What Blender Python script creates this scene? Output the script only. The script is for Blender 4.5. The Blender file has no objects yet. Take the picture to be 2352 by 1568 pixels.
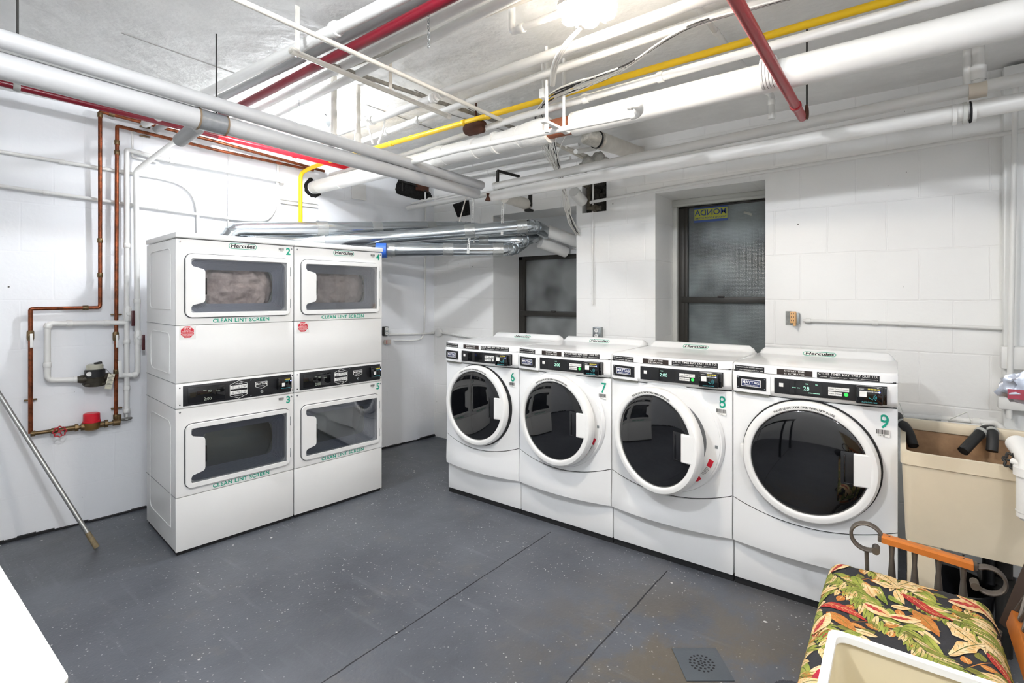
import bpy, bmesh, math, random
from math import sin, cos, pi, radians, sqrt, atan2
from mathutils import Vector, Matrix, noise
random.seed(7)
S = bpy.context.scene
COL = S.collection

# ------------------------------------------------------------------ camera
CF, CYAW, CCY, CH = 1181.0, radians(37.15), 679.0, 1.50
cd = bpy.data.cameras.new('camera'); cam = bpy.data.objects.new('camera', cd); COL.objects.link(cam)
cam.location = (0, 0, CH)
cam.rotation_euler = (pi/2, 0, CYAW - pi/2)
cd.sensor_width = 36.0; cd.lens = CF/2352*36.0
cd.shift_y = (CCY - 784)/2352
cd.clip_start = 0.05
S.camera = cam
# ------------------------------------------------------------------ view, world
S.view_settings.view_transform = 'Standard'; S.view_settings.look = 'None'
S.view_settings.gamma = 1.0; S.view_settings.use_curve_mapping = False
S.view_settings.exposure = 1.3
W = bpy.data.worlds.new('world'); S.world = W; W.use_nodes = True
W.node_tree.nodes['Background'].inputs[0].default_value = (.05, .06, .08, 1)
W.node_tree.nodes['Background'].inputs[1].default_value = 0.3
LAMP_L = dict(cluster=140., globe=275., globe2=400., back=230.)     # radiance of the room's lamps; back is an added fill bulb

# ------------------------------------------------------------------ helpers: points from sight lines onto known planes
_d = Vector((cos(CYAW), sin(CYAW))); _r = Vector((sin(CYAW), -cos(CYAW)))
def ray(px, py):
    q = _d + _r*((px-1176)/CF)
    return Vector((q.x, q.y, -(py-CCY)/CF))
C0 = Vector((0, 0, CH))
def P(px, py, X=None, Y=None, Z=None):
    D = ray(px, py)
    if X is not None: t = X/D.x
    elif Y is not None: t = Y/D.y
    else: t = (Z-CH)/D.z
    return C0 + D*t
LA = radians(-6.3)                              # the left wall is a little off square
LN = Vector((sin(-LA), cos(LA))); LX = Vector((cos(LA), sin(LA)))
LC = LN.dot(Vector((3.884, 3.99)))
def PL(px, py, off=0.0):                        # point 'off' metres in front of the left wall
    D = ray(px, py); t = (LC-off)/(LN.x*D.x+LN.y*D.y)
    return C0 + D*t
XW, XG, ZC = 3.884, 4.35, 2.75                  # window wall, window plane, ceiling

# ------------------------------------------------------------------ materials
def srgb(h):
    h = h.lstrip('#'); v = [int(h[i:i+2], 16)/255 for i in (0, 2, 4)]
    return tuple(c/12.92 if c <= .04045 else ((c+.055)/1.055)**2.4 for c in v)+(1,)
MATS = {}
def mat(name, col, rough=.5, metal=0, bump=0, bscale=40, emit=0, coat=0, vary=0, vscale=6, spec=None, vcol=None, bdist=.002):
    if name in MATS: return MATS[name]
    m = bpy.data.materials.new(name); m.use_nodes = True; MATS[name] = m
    nt = m.node_tree; b = nt.nodes['Principled BSDF']
    c = srgb(col) if isinstance(col, str) else col
    b.inputs['Base Color'].default_value = c; b.inputs['Roughness'].default_value = rough
    b.inputs['Metallic'].default_value = metal; b.inputs['Coat Weight'].default_value = coat
    if spec is not None: b.inputs['Specular IOR Level'].default_value = spec
    if emit:
        b.inputs['Emission Color'].default_value = c; b.inputs['Emission Strength'].default_value = emit
    tc = nt.nodes.new('ShaderNodeTexCoord')
    if vary:
        n = nt.nodes.new('ShaderNodeTexNoise'); n.inputs['Scale'].default_value = vscale; n.inputs['Detail'].default_value = 6
        n.inputs['Roughness'].default_value = .65
        nt.links.new(tc.outputs['Object'], n.inputs['Vector'])
        r = nt.nodes.new('ShaderNodeValToRGB'); r.color_ramp.elements[0].position = .5-vary*.25-.05; r.color_ramp.elements[1].position = .5+.25
        v = srgb(vcol) if vcol else tuple(x*(1-vary) for x in c[:3])+(1,)
        r.color_ramp.elements[0].color = v; r.color_ramp.elements[1].color = c
        nt.links.new(n.outputs['Fac'], r.inputs[0]); nt.links.new(r.outputs[0], b.inputs['Base Color'])
    if bump:
        n = nt.nodes.new('ShaderNodeTexNoise'); n.inputs['Scale'].default_value = bscale; n.inputs['Detail'].default_value = 5
        nt.links.new(tc.outputs['Object'], n.inputs['Vector'])
        bp = nt.nodes.new('ShaderNodeBump'); bp.inputs['Strength'].default_value = bump; bp.inputs['Distance'].default_value = bdist
        nt.links.new(n.outputs['Fac'], bp.inputs['Height']); nt.links.new(bp.outputs[0], b.inputs['Normal'])
    return m

def block_wall(name, axis, col, offx=0., offz=0., g=.42):
    """painted concrete block: brick courses 0.304 high as grooves, rough paint"""
    m = bpy.data.materials.new(name); m.use_nodes = True; nt = m.node_tree; N = nt.nodes; Lk = nt.links
    b = N['Principled BSDF']; b.inputs['Roughness'].default_value = .42; b.inputs['Specular IOR Level'].default_value = .45
    tc = N.new('ShaderNodeTexCoord'); sp = N.new('ShaderNodeSeparateXYZ'); Lk.new(tc.outputs['Object'], sp.inputs[0])
    cb = N.new('ShaderNodeCombineXYZ')
    ax = N.new('ShaderNodeMath'); ax.operation = 'ADD'; ax.inputs[1].default_value = offx
    az = N.new('ShaderNodeMath'); az.operation = 'ADD'; az.inputs[1].default_value = offz
    Lk.new(sp.outputs[axis], ax.inputs[0]); Lk.new(sp.outputs['Z'], az.inputs[0])
    Lk.new(ax.outputs[0], cb.inputs[0]); Lk.new(az.outputs[0], cb.inputs[1])
    wn = N.new('ShaderNodeTexNoise'); wn.inputs['Scale'].default_value = 5; Lk.new(cb.outputs[0], wn.inputs['Vector'])
    wm = N.new('ShaderNodeVectorMath'); wm.operation = 'SCALE'; wm.inputs['Scale'].default_value = .012
    Lk.new(wn.outputs['Color'], wm.inputs[0])
    wa = N.new('ShaderNodeVectorMath'); Lk.new(cb.outputs[0], wa.inputs[0]); Lk.new(wm.outputs[0], wa.inputs[1])
    br = N.new('ShaderNodeTexBrick'); Lk.new(wa.outputs[0], br.inputs['Vector'])
    br.inputs['Scale'].default_value = 1; br.inputs['Brick Width'].default_value = .31; br.inputs['Row Height'].default_value = .304
    br.inputs['Mortar Size'].default_value = .006; br.inputs['Mortar Smooth'].default_value = .6
    br.inputs['Color1'].default_value = (1, 1, 1, 1); br.inputs['Color2'].default_value = (1, 1, 1, 1); br.inputs['Mortar'].default_value = (0, 0, 0, 1)
    n1 = N.new('ShaderNodeTexNoise'); n1.inputs['Scale'].default_value = 30; n1.inputs['Detail'].default_value = 6; Lk.new(tc.outputs['Object'], n1.inputs['Vector'])
    n2 = N.new('ShaderNodeTexNoise'); n2.inputs['Scale'].default_value = 2.2; n2.inputs['Detail'].default_value = 4; Lk.new(tc.outputs['Object'], n2.inputs['Vector'])
    mx = N.new('ShaderNodeMix'); mx.data_type = 'RGBA'
    c = srgb(col); mx.inputs['A'].default_value = c; mx.inputs['B'].default_value = tuple(x*.93 for x in c[:3])+(1,)
    Lk.new(n2.outputs['Fac'], mx.inputs['Factor'])
    # sparse scuffs
    n3 = N.new('ShaderNodeTexNoise'); n3.inputs['Scale'].default_value = 26; n3.inputs['Detail'].default_value = 2; Lk.new(tc.outputs['Object'], n3.inputs['Vector'])
    rp = N.new('ShaderNodeValToRGB'); rp.color_ramp.elements[0].position = .765; rp.color_ramp.elements[1].position = .79
    Lk.new(n3.outputs['Fac'], rp.inputs[0])
    mx2 = N.new('ShaderNodeMix'); mx2.data_type = 'RGBA'; mx2.inputs['B'].default_value = srgb('#55534c')
    Lk.new(rp.outputs[0], mx2.inputs['Factor']); Lk.new(mx.outputs['Result'], mx2.inputs['A'])
    Lk.new(mx2.outputs['Result'], b.inputs['Base Color'])
    b1 = N.new('ShaderNodeBump'); b1.inputs['Strength'].default_value = g; b1.inputs['Distance'].default_value = .005; Lk.new(br.outputs['Color'], b1.inputs['Height'])
    b2 = N.new('ShaderNodeBump'); b2.inputs['Strength'].default_value = .35; b2.inputs['Distance'].default_value = .003; Lk.new(n1.outputs['Fac'], b2.inputs['Height'])
    Lk.new(b1.outputs[0], b2.inputs['Normal']); Lk.new(b2.outputs[0], b.inputs['Normal'])
    return m

def floor_mat():
    m = bpy.data.materials.new('painted_floor'); m.use_nodes = True; nt = m.node_tree; N = nt.nodes; Lk = nt.links
    b = N['Principled BSDF']
    tc = N.new('ShaderNodeTexCoord')
    def nz(scale, det=5, rough=.6):
        n = N.new('ShaderNodeTexNoise'); n.inputs['Scale'].default_value = scale; n.inputs['Detail'].default_value = det; n.inputs['Roughness'].default_value = rough
        Lk.new(tc.outputs['Object'], n.inputs['Vector']); return n.outputs['Fac']
    def ramp(src, a, c0, e, c1):
        r = N.new('ShaderNodeValToRGB'); r.color_ramp.elements[0].position = a; r.color_ramp.elements[1].position = e
        r.color_ramp.elements[0].color = c0; r.color_ramp.elements[1].color = c1; Lk.new(src, r.inputs[0]); return r.outputs[0]
    def mix(f, a, c):
        x = N.new('ShaderNodeMix'); x.data_type = 'RGBA'; Lk.new(f, x.inputs['Factor']); Lk.new(a, x.inputs['A'])
        if isinstance(c, tuple): x.inputs['B'].default_value = c
        else: Lk.new(c, x.inputs['B'])
        return x.outputs['Result']
    def mul(a, c):
        x = N.new('ShaderNodeMath'); x.operation = 'MULTIPLY'; Lk.new(a, x.inputs[0])
        if isinstance(c, float): x.inputs[1].default_value = c
        else: Lk.new(c, x.inputs[1])
        return x.outputs[0]
    K, Wh = (0, 0, 0, 1), (1, 1, 1, 1)
    base = ramp(nz(1.6), .3, srgb('#474a50'), .7, srgb('#5c6067'))
    # brown worn patches around the drain
    sp = N.new('ShaderNodeVectorMath'); sp.operation = 'DISTANCE'; sp.inputs[1].default_value = (2.05, .55, 0); Lk.new(tc.outputs['Object'], sp.inputs[0])
    near = ramp(sp.outputs['Value'], .25, Wh, 1.0, K)
    base = mix(mul(mul(near, ramp(nz(3.4, 7, .7), .42, K, .54, Wh)), .9), base, srgb('#5d564a'))
    base = mix(mul(ramp(nz(2.7, 8, .75), .56, K, .7, Wh), .45), base, srgb('#6a6763'))
    # scuffs stretched along the room
    mp = N.new('ShaderNodeMapping'); mp.inputs['Scale'].default_value = (14, 1.6, 1); mp.inputs['Rotation'].default_value = (0, 0, .5); Lk.new(tc.outputs['Object'], mp.inputs[0])
    ns = N.new('ShaderNodeTexNoise'); ns.inputs['Scale'].default_value = 1.3; ns.inputs['Detail'].default_value = 6; Lk.new(mp.outputs[0], ns.inputs['Vector'])
    base = mix(mul(ramp(ns.outputs['Fac'], .6, K, .8, Wh), .3), base, srgb('#868a90'))
    # paint specks
    clump = ramp(nz(1.9, 4, .7), .42, (.06, .06, .06, 1), .62, Wh)
    v = N.new('ShaderNodeTexVoronoi'); v.inputs['Scale'].default_value = 48; v.inputs['Randomness'].default_value = 1; Lk.new(tc.outputs['Object'], v.inputs['Vector'])
    spk = mul(ramp(v.outputs['Distance'], .13, Wh, .2, K), ramp(nz(37, 2), .45, K, .53, Wh))
    base = mix(mul(mul(spk, clump), .9), base, srgb('#c9c9c4'))
    v2 = N.new('ShaderNodeTexVoronoi'); v2.inputs['Scale'].default_value = 5.5; Lk.new(tc.outputs['Object'], v2.inputs['Vector'])
    wv = N.new('ShaderNodeTexNoise'); wv.inputs['Scale'].default_value = 50; Lk.new(tc.outputs['Object'], wv.inputs['Vector'])
    ad = N.new('ShaderNodeMath'); ad.operation = 'MULTIPLY_ADD'; ad.inputs[1].default_value = .12; Lk.new(wv.outputs['Fac'], ad.inputs[0]); Lk.new(v2.outputs['Distance'], ad.inputs[2])
    base = mix(ramp(ad.outputs[0], .085, Wh, .1, K), base, srgb('#d6d6d2'))
    Lk.new(base, b.inputs['Base Color'])
    rr = N.new('ShaderNodeMapRange'); rr.inputs['To Min'].default_value = .24; rr.inputs['To Max'].default_value = .48; Lk.new(nz(4), rr.inputs[0]); Lk.new(rr.outputs[0], b.inputs['Roughness'])
    b1 = N.new('ShaderNodeBump'); b1.inputs['Strength'].default_value = .5; b1.inputs['Distance'].default_value = .002; Lk.new(nz(75, 4), b1.inputs['Height'])
    b2 = N.new('ShaderNodeBump'); b2.inputs['Strength'].default_value = .35; b2.inputs['Distance'].default_value = .01; Lk.new(nz(7, 4), b2.inputs['Height'])
    Lk.new(b1.outputs[0], b2.inputs['Normal']); Lk.new(b2.outputs[0], b.inputs['Normal'])
    return m

WALLR = block_wall('painted_block_window_wall', 'Y', '#f2f2f0', offx=-.078, offz=-.262)
WALLL = block_wall('painted_block_left_wall', 'X', '#eff1f4', offx=.1, offz=-.262, g=.13)
FLOOR = floor_mat()
CEIL = mat('painted_ceiling', '#f3f3f1', .6, bump=.6, bscale=9, bdist=.02, vary=.12, vscale=3)
ENAM = mat('white_enamel', '#f0f1f1', .22, coat=.3)
ENAMD = mat('dryer_enamel', '#eeeeec', .3, vary=.03, vscale=3)
PLAS = mat('white_plastic', '#ececea', .3)
GREYP = mat('grey_plastic', '#b9bab9', .4)
BLK = mat('black_plastic', '#1b1c1f', .35)
BLKG = mat('black_gloss', '#0c0d10', .08, coat=.5)
SEAM = mat('dark_gap', '#16171a', .8)
DGLASS = mat('smoked_door_glass', '#07080b', .03, coat=1.0)
PIPEW = mat('white_painted_pipe', '#e6e6e3', .35, bump=.25, bscale=30, vary=.06, vscale=5)
PIPEG = mat('pale_grey_pipe_jacket', '#b9babb', .45, bump=.3, bscale=20, vary=.08, vscale=4)
PIPEI = mat('cream_painted_conduit', '#ddd9d0', .45, bump=.3, bscale=40, vary=.15, vscale=12)
YEL = mat('yellow_gas_paint', '#ffd11a', .4)
YELP = mat('pale_yellow_paint', '#ecd84a', .35)
REDB = mat('red_sprinkler_paint', '#96101b', .35)
REDD = mat('dark_red_paint', '#720d20', .3)
COPP = mat('copper_tube', '#a85a38', .3, metal=.75, vary=.35, vscale=22, vcol='#5e3520')
BRASS = mat('tarnished_brass', '#7b6545', .4, metal=.7, bump=.5, bscale=60, vary=.3, vscale=25)
GALV = mat('galvanised_steel', '#c3c9cd', .2, metal=.95, vary=.12, vscale=5)
GALVD = mat('foil_tape', '#b4b7b6', .3, metal=.8, bump=.8, bscale=55, bdist=.004)
RUST = mat('rusty_iron', '#5a3322', .8, bump=.8, bscale=60, vary=.4, vscale=18)
IRON = mat('weathered_cast_iron', '#78716a', .5, metal=.6, bump=.5, bscale=70, vary=.3, vscale=20)
DARK = mat('dark_iron', '#2c2b29', .6, metal=.3, bump=.5, bscale=50)
RUBBLE = mat('broken_masonry', '#4b4741', .95, bump=1, bscale=28, bdist=.03, vary=.6, vscale=14)
HOLEM = mat('black_cavity', '#131211', .95, bump=1, bscale=30, bdist=.03, vary=.5, vscale=20)
TEAL = mat('teal_ink', '#12a083', .4)
GRN = mat('green_ink', '#12a083', .4)
INK = mat('black_ink', '#141416', .5)
WINK = mat('white_ink', '#f1f1ee', .4)
REDS = mat('red_sticker', '#cf1b33', .45)
WST = mat('white_sticker', '#e9e9e6', .45)
LEDG = mat('green_digits', '#9fd8c0', .4, emit=.35)
LEDB = mat('blue_led', '#5a6bff', .4, emit=4)
LEDK = mat('green_button', '#35c954', .4, emit=.25)
AMB = mat('amber_key', '#c9b84a', .5)
CABLE = mat('white_cable', '#dcdad4', .45)
CABK = mat('black_cable', '#1f1e1e', .5)
WOODO = mat('orange_stained_wood', '#d07a32', .4, bump=.3, bscale=25, vary=.2, vscale=14)
WOODB = mat('dark_brown_bar', '#3a2b22', .6, vary=.2, vscale=20)
TUBC = mat('cream_tub', '#ddd0b6', .35, vary=.06, vscale=4)
TUBI = mat('stained_tub_inside', '#b7926a', .6, bump=.5, bscale=20, vary=.4, vscale=6, vcol='#7b5a3d')
BINC = mat('cream_bin_inside', '#dccfae', .5)
BINW = mat('white_bin_rim', '#f1f1ee', .3)
RUBB = mat('black_rubber', '#191a1b', .6, bump=.4, bscale=80)
TIE = mat('clear_plastic_tie', '#aeb0ac', .3)
DRUM = mat('drum_steel', '#a3aaa3', .35, metal=.6)
FUNNEL = mat('grey_blue_funnel', '#8e94a0', .4)
CLOTH = mat('beige_laundry', '#fbeadd', .85, bump=.6, bscale=14, bdist=.03, vary=.4, vscale=9, vcol='#a5938a')
TOWEL = mat('charcoal_terry', '#34363f', .95, bump=1, bscale=160, bdist=.006, vary=.3, vscale=60)
TABLE = mat('white_laminate', '#d6d6d0', .35)
BLUE = mat('blue_tape', '#2a5db8', .5)
ORNG = mat('orange_adapter', '#e0b078', .5)
STEELB = mat('outlet_box_steel', '#9aa0a0', .4, metal=.7)
WFRM = mat('black_window_frame', '#2a2824', .45)
WFRW = mat('white_window_frame', '#c9cac4', .5, bump=.4, bscale=30)
def win_glass(name, col, rough, tex):
    m = mat(name, col, rough, spec=.6); nt = m.node_tree; b = nt.nodes['Principled BSDF']
    tc = nt.nodes.new('ShaderNodeTexCoord')
    mp = nt.nodes.new('ShaderNodeMapping'); nt.links.new(tc.outputs['Object'], mp.inputs[0])
    w = nt.nodes.new('ShaderNodeTexVoronoi'); w.inputs['Scale'].default_value = 95; w.inputs['Randomness'].default_value = .25
    nt.links.new(mp.outputs[0], w.inputs['Vector'])
    bp = nt.nodes.new('ShaderNodeBump'); bp.inputs['Strength'].default_value = tex; bp.inputs['Distance'].default_value = .002
    nt.links.new(w.outputs['Distance'], bp.inputs['Height']); nt.links.new(bp.outputs[0], b.inputs['Normal'])
    n = nt.nodes.new('ShaderNodeTexNoise'); n.inputs['Scale'].default_value = 2.5; nt.links.new(tc.outputs['Object'], n.inputs['Vector'])
    r = nt.nodes.new('ShaderNodeValToRGB'); c = srgb(col); r.color_ramp.elements[0].color = tuple(x*.45 for x in c[:3])+(1,); r.color_ramp.elements[1].color = tuple(x*1.6 for x in c[:3])+(1,)
    r.color_ramp.elements[0].position = .35; r.color_ramp.elements[1].position = .65
    nt.links.new(n.outputs['Fac'], r.inputs[0]); nt.links.new(r.outputs[0], b.inputs['Base Color'])
    return m
OBSG = win_glass('obscure_window_glass', '#636b6c', .25, .9)
CLRG = win_glass('dark_window_glass', '#6b6e6e', .1, .2)
def pane_mat():
    m = bpy.data.materials.new('dryer_door_pane'); m.use_nodes = True; nt = m.node_tree; N = nt.nodes
    for n in list(N):
        if n.type != 'OUTPUT_MATERIAL': N.remove(n)
    out = [n for n in N if n.type == 'OUTPUT_MATERIAL'][0]
    t = N.new('ShaderNodeBsdfTransparent'); t.inputs[0].default_value = (.9, .91, .93, 1)
    g = N.new('ShaderNodeBsdfGlossy'); g.inputs['Roughness'].default_value = .03
    f = N.new('ShaderNodeFresnel'); f.inputs['IOR'].default_value = 1.65
    mr = N.new('ShaderNodeMath'); mr.operation = 'ADD'; mr.inputs[1].default_value = .03; nt.links.new(f.outputs[0], mr.inputs[0])
    x = N.new('ShaderNodeMixShader'); nt.links.new(mr.outputs[0], x.inputs[0]); nt.links.new(t.outputs[0], x.inputs[1]); nt.links.new(g.outputs[0], x.inputs[2])
    nt.links.new(x.outputs[0], out.inputs[0]); return m
PANE = pane_mat()

# ------------------------------------------------------------------ mesh helpers
def link(o, parent=None):
    COL.objects.link(o)
    if parent is not None: o.parent = parent
    return o
def tag(o, label, cat, group=None, kind=None):
    o['label'] = label; o['category'] = cat
    if group: o['group'] = group
    if kind: o['kind'] = kind
    return o
def empty(name, loc=(0, 0, 0), rz=0.0):
    o = bpy.data.objects.new(name, None); COL.objects.link(o); o.location = loc; o.rotation_euler = (0, 0, rz)
    o.empty_display_size = .1
    return o
class MB:
    def __init__(s): s.bm = bmesh.new()
    def box(s, x0, x1, y0, y1, z0, z1, bev=0, M=None, seg=2):
        r = bmesh.ops.create_cube(s.bm, size=1); vs = r['verts']
        for v in vs:
            v.co = Vector(((x0+x1)/2+v.co.x*(x1-x0), (y0+y1)/2+v.co.y*(y1-y0), (z0+z1)/2+v.co.z*(z1-z0)))
        if bev:
            es = list({e for v in vs for e in v.link_edges})
            rr = bmesh.ops.bevel(s.bm, geom=es, offset=bev, segments=seg, profile=.5, affect='EDGES')
            vs = list({v for f in rr['faces'] for v in f.verts} | {v for v in vs if v.is_valid})
        if M is not None:
            for v in vs: v.co = M @ v.co
        return s
    def tube(s, pts, r, seg=12, caps=True, radii=None):
        pts = [Vector(p) for p in pts]; n = len(pts)
        rings = []; prev = None
        for i, p in enumerate(pts):
            if i == 0: t = pts[1]-p
            elif i == n-1: t = p-pts[i-1]
            else: t = (pts[i+1]-p).normalized()+(p-pts[i-1]).normalized()
            if t.length < 1e-9: t = Vector((0, 0, 1))
            t.normalize()
            if prev is None:
                a = Vector((0, 0, 1)) if abs(t.z) < .9 else Vector((1, 0, 0))
                u = t.cross(a).normalized()
            else:
                u = (prev - t*prev.dot(t)).normalized()
            prev = u; w = t.cross(u)
            rr = radii[i] if radii else r
            rings.append([s.bm.verts.new(p+u*rr*cos(2*pi*k/seg)+w*rr*sin(2*pi*k/seg)) for k in range(seg)])
        for a, b in zip(rings, rings[1:]):
            for k in range(seg): s.bm.faces.new((a[k], a[(k+1) % seg], b[(k+1) % seg], b[k]))
        if caps:
            s.bm.faces.new(rings[0][::-1]); s.bm.faces.new(rings[-1])
        return s
    def lathe(s, prof, M=None, seg=48, caps=True):
        """profile (r, h) turned about local z, placed by matrix M"""
        M = M or Matrix.Identity(4); rings = []
        for r, h in prof:
            if r < 1e-6: rings.append([s.bm.verts.new(M @ Vector((0, 0, h)))])
            else: rings.append([s.bm.verts.new(M @ Vector((r*cos(2*pi*k/seg), r*sin(2*pi*k/seg), h))) for k in range(seg)])
        for a, b in zip(rings, rings[1:]):
            if len(a) == 1 and len(b) == 1: continue
            for k in range(seg):
                k2 = (k+1) % seg
                if len(a) == 1: s.bm.faces.new((a[0], b[k2], b[k]))
                elif len(b) == 1: s.bm.faces.new((a[k], a[k2], b[0]))
                else: s.bm.faces.new((a[k], a[k2], b[k2], b[k]))
        if caps:
            if len(rings[0]) > 1: s.bm.faces.new(rings[0][::-1])
            if len(rings[-1]) > 1: s.bm.faces.new(rings[-1])
        return s
    def prism(s, poly, z0, z1, M=None):
        M = M or Matrix.Identity(4)
        a = [s.bm.verts.new(M @ Vector((x, y, z0))) for x, y in poly]; b = [s.bm.verts.new(M @ Vector((x, y, z1))) for x, y in poly]
        n = len(poly)
        for k in range(n): s.bm.faces.new((a[k], a[(k+1) % n], b[(k+1) % n], b[k]))
        s.bm.faces.new(a[::-1]); s.bm.faces.new(b); return s
    def slab(s, x0, x1, zlo, zhi, yf, yb, nx=20, nz=6):
        """curved front panel: front surface y=yf(x,z), flat back y=yb, edges zlo(x)/zhi(x)"""
        f = []
        for i in range(nx+1):
            x = x0+(x1-x0)*i/nx; a, b = zlo(x), zhi(x)
            f.append([s.bm.verts.new((x, yf(x, a+(b-a)*j/nz, j/nz), a+(b-a)*j/nz)) for j in range(nz+1)])
        k = [[s.bm.verts.new((c[j].co.x, yb, c[j].co.z)) for j in (0, nz)] for c in f]
        F = s.bm.faces.new
        for i in range(nx):
            for j in range(nz): F((f[i][j], f[i+1][j], f[i+1][j+1], f[i][j+1]))
            F((k[i][0], k[i][1], k[i+1][1], k[i+1][0]))
            F((f[i][nz], f[i+1][nz], k[i+1][1], k[i][1])); F((f[i][0], k[i][0], k[i+1][0], f[i+1][0]))
        F(tuple([f[0][j] for j in range(nz+1)]+[k[0][1], k[0][0]])); F(tuple([k[nx][0], k[nx][1]]+[f[nx][j] for j in range(nz, -1, -1)]))
        return s
    def build(s, name, m, parent=None, smooth=40, loc=None, rot=None):
        bmesh.ops.recalc_face_normals(s.bm, faces=s.bm.faces)
        me = bpy.data.meshes.new(name); s.bm.to_mesh(me); s.bm.free()
        for mm in (m if isinstance(m, (list, tuple)) else [m]): me.materials.append(mm)
        if smooth:
            me.shade_smooth(); me.set_sharp_from_angle(angle=radians(smooth))
        o = bpy.data.objects.new(name, me); link(o, parent)
        if loc is not None: o.location = loc
        if rot is not None: o.rotation_euler = rot
        return o
def rrect(x0, x1, z0, z1, r, n=6):
    out = []
    for cx, cz, a0 in ((x1-r, z1-r, 0), (x0+r, z1-r, pi/2), (x0+r, z0+r, pi), (x1-r, z0+r, 1.5*pi)):
        for k in range(n+1):
            a = a0+pi/2*k/n; out.append((cx+r*cos(a), cz+r*sin(a)))
    return out
RX = Matrix.Rotation(pi/2, 4, 'X')           # local (x, y, z) -> (x, -z, y): a drawing in xz, extruded towards the viewer (-y)
def plate(name, outer, holes, y, t, m, parent, bev=0.0):
    """flat plate in the xz plane with holes: back at y, front at y-t"""
    cu = bpy.data.curves.new(name, 'CURVE'); cu.dimensions = '2D'; cu.fill_mode = 'BOTH'; cu.extrude = t/2-bev; cu.bevel_depth = bev; cu.bevel_resolution = 1
    cu.offset = -bev
    for poly in [outer]+list(holes):
        sp = cu.splines.new('POLY'); sp.points.add(len(poly)-1); sp.use_cyclic_u = True
        for q, (a, b) in zip(sp.points, poly): q.co = (a, b, 0, 1)
    tmp = bpy.data.objects.new('tmp', cu); COL.objects.link(tmp)
    dg = bpy.context.evaluated_depsgraph_get(); me = bpy.data.meshes.new_from_object(tmp.evaluated_get(dg))
    bpy.data.objects.remove(tmp); bpy.data.curves.remove(cu)
    me.transform(Matrix.Translation((0, y-t/2, 0)) @ RX)
    me.materials.clear(); me.materials.append(m); me.name = name
    me.shade_smooth(); me.set_sharp_from_angle(angle=radians(35))
    return link(bpy.data.objects.new(name, me), parent)
def text_mesh(txt, size, bold=0.0, t=.0006, align='CENTER', shear=0.0, sx=1.0, spacing=1.0):
    cu = bpy.data.curves.new('t', 'FONT'); cu.body = txt; cu.size = size; cu.extrude = t/2; cu.offset = bold*size
    cu.align_x = align; cu.align_y = 'CENTER'; cu.shear = shear; cu.space_character = spacing; cu.resolution_u = 3
    tmp = bpy.data.objects.new('tmp', cu); COL.objects.link(tmp)
    dg = bpy.context.evaluated_depsgraph_get(); me = bpy.data.meshes.new_from_object(tmp.evaluated_get(dg))
    bpy.data.objects.remove(tmp); bpy.data.curves.remove(cu)
    me.transform(Matrix.Diagonal((sx, 1, 1, 1))); me.materials.clear()
    return me
def text(name, txt, size, m, parent, x, y, z, bold=0.0, align='CENTER', shear=0.0, sx=1.0, rot=None, mirror=False, spacing=1.0):
    """writing standing in the xz plane, facing -y"""
    me = text_mesh(txt, size, bold, .0006, align, shear, sx, spacing)
    if mirror: me.transform(Matrix.Diagonal((-1, 1, 1, 1)))
    me.transform(Matrix.Translation((x, y, z)) @ (rot or Matrix.Identity(4)) @ RX); me.materials.append(m); me.name = name
    return link(bpy.data.objects.new(name, me), parent)
def joined_text(name, items, m, parent):
    """several writings as one printed part: items = (txt, size, matrix, bold)"""
    bm = bmesh.new()
    for txt, size, M, bold in items:
        me = text_mesh(txt, size, bold); me.transform(M @ RX); bm.from_mesh(me); bpy.data.meshes.remove(me)
    me = bpy.data.meshes.new(name); bm.to_mesh(me); bm.free(); me.materials.append(m)
    return link(bpy.data.objects.new(name, me), parent)
T = Matrix.Translation
def smooth_path(pts, it=2):
    pts = [Vector(p) for p in pts]
    for _ in range(it):
        q = [pts[0]]
        for a, b in zip(pts, pts[1:]): q += [a*.75+b*.25, a*.25+b*.75]
        q.append(pts[-1]); pts = q
    return pts
def round_path(pts, R, n=5):
    pts = [Vector(p) for p in pts]; out = [pts[0]]
    for a, b, c in zip(pts, pts[1:], pts[2:]):
        u = (a-b); v = (c-b); r = min(R, u.length*.45, v.length*.45); p0 = b+u.normalized()*r; p1 = b+v.normalized()*r
        for k in range(n+1):
            t = k/n; out.append(p0*(1-t)**2+b*2*t*(1-t)+p1*t*t)
    out.append(pts[-1]); return out
def pipe(name, pts, r, m, label, cat='pipe', group=None, bend=0, couplings=(), seg=16, cm=None, cr=1.3, cl=.03, cname='coupling'):
    """a pipe run as one thing; couplings are fractions of its length carrying a sleeve"""
    path = round_path(pts, bend) if bend else [Vector(p) for p in pts]
    o = MB().tube(path, r, seg).build(name, m); tag(o, label, cat, group)
    L = [0]
    for a, b in zip(path, path[1:]): L.append(L[-1]+(b-a).length)
    for c in couplings:
        s = c*L[-1]
        for i in range(len(path)-1):
            if L[i] <= s <= L[i+1]:
                d = (path[i+1]-path[i]).normalized(); p = path[i]+d*(s-L[i]); break
        MB().tube([p-d*cl*.5, p-d*cl*.42, p+d*cl*.42, p+d*cl*.5], r, seg, radii=[r*cr*.93, r*cr, r*cr, r*cr*.93]).build(cname, cm or m, o)
    return o

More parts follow.
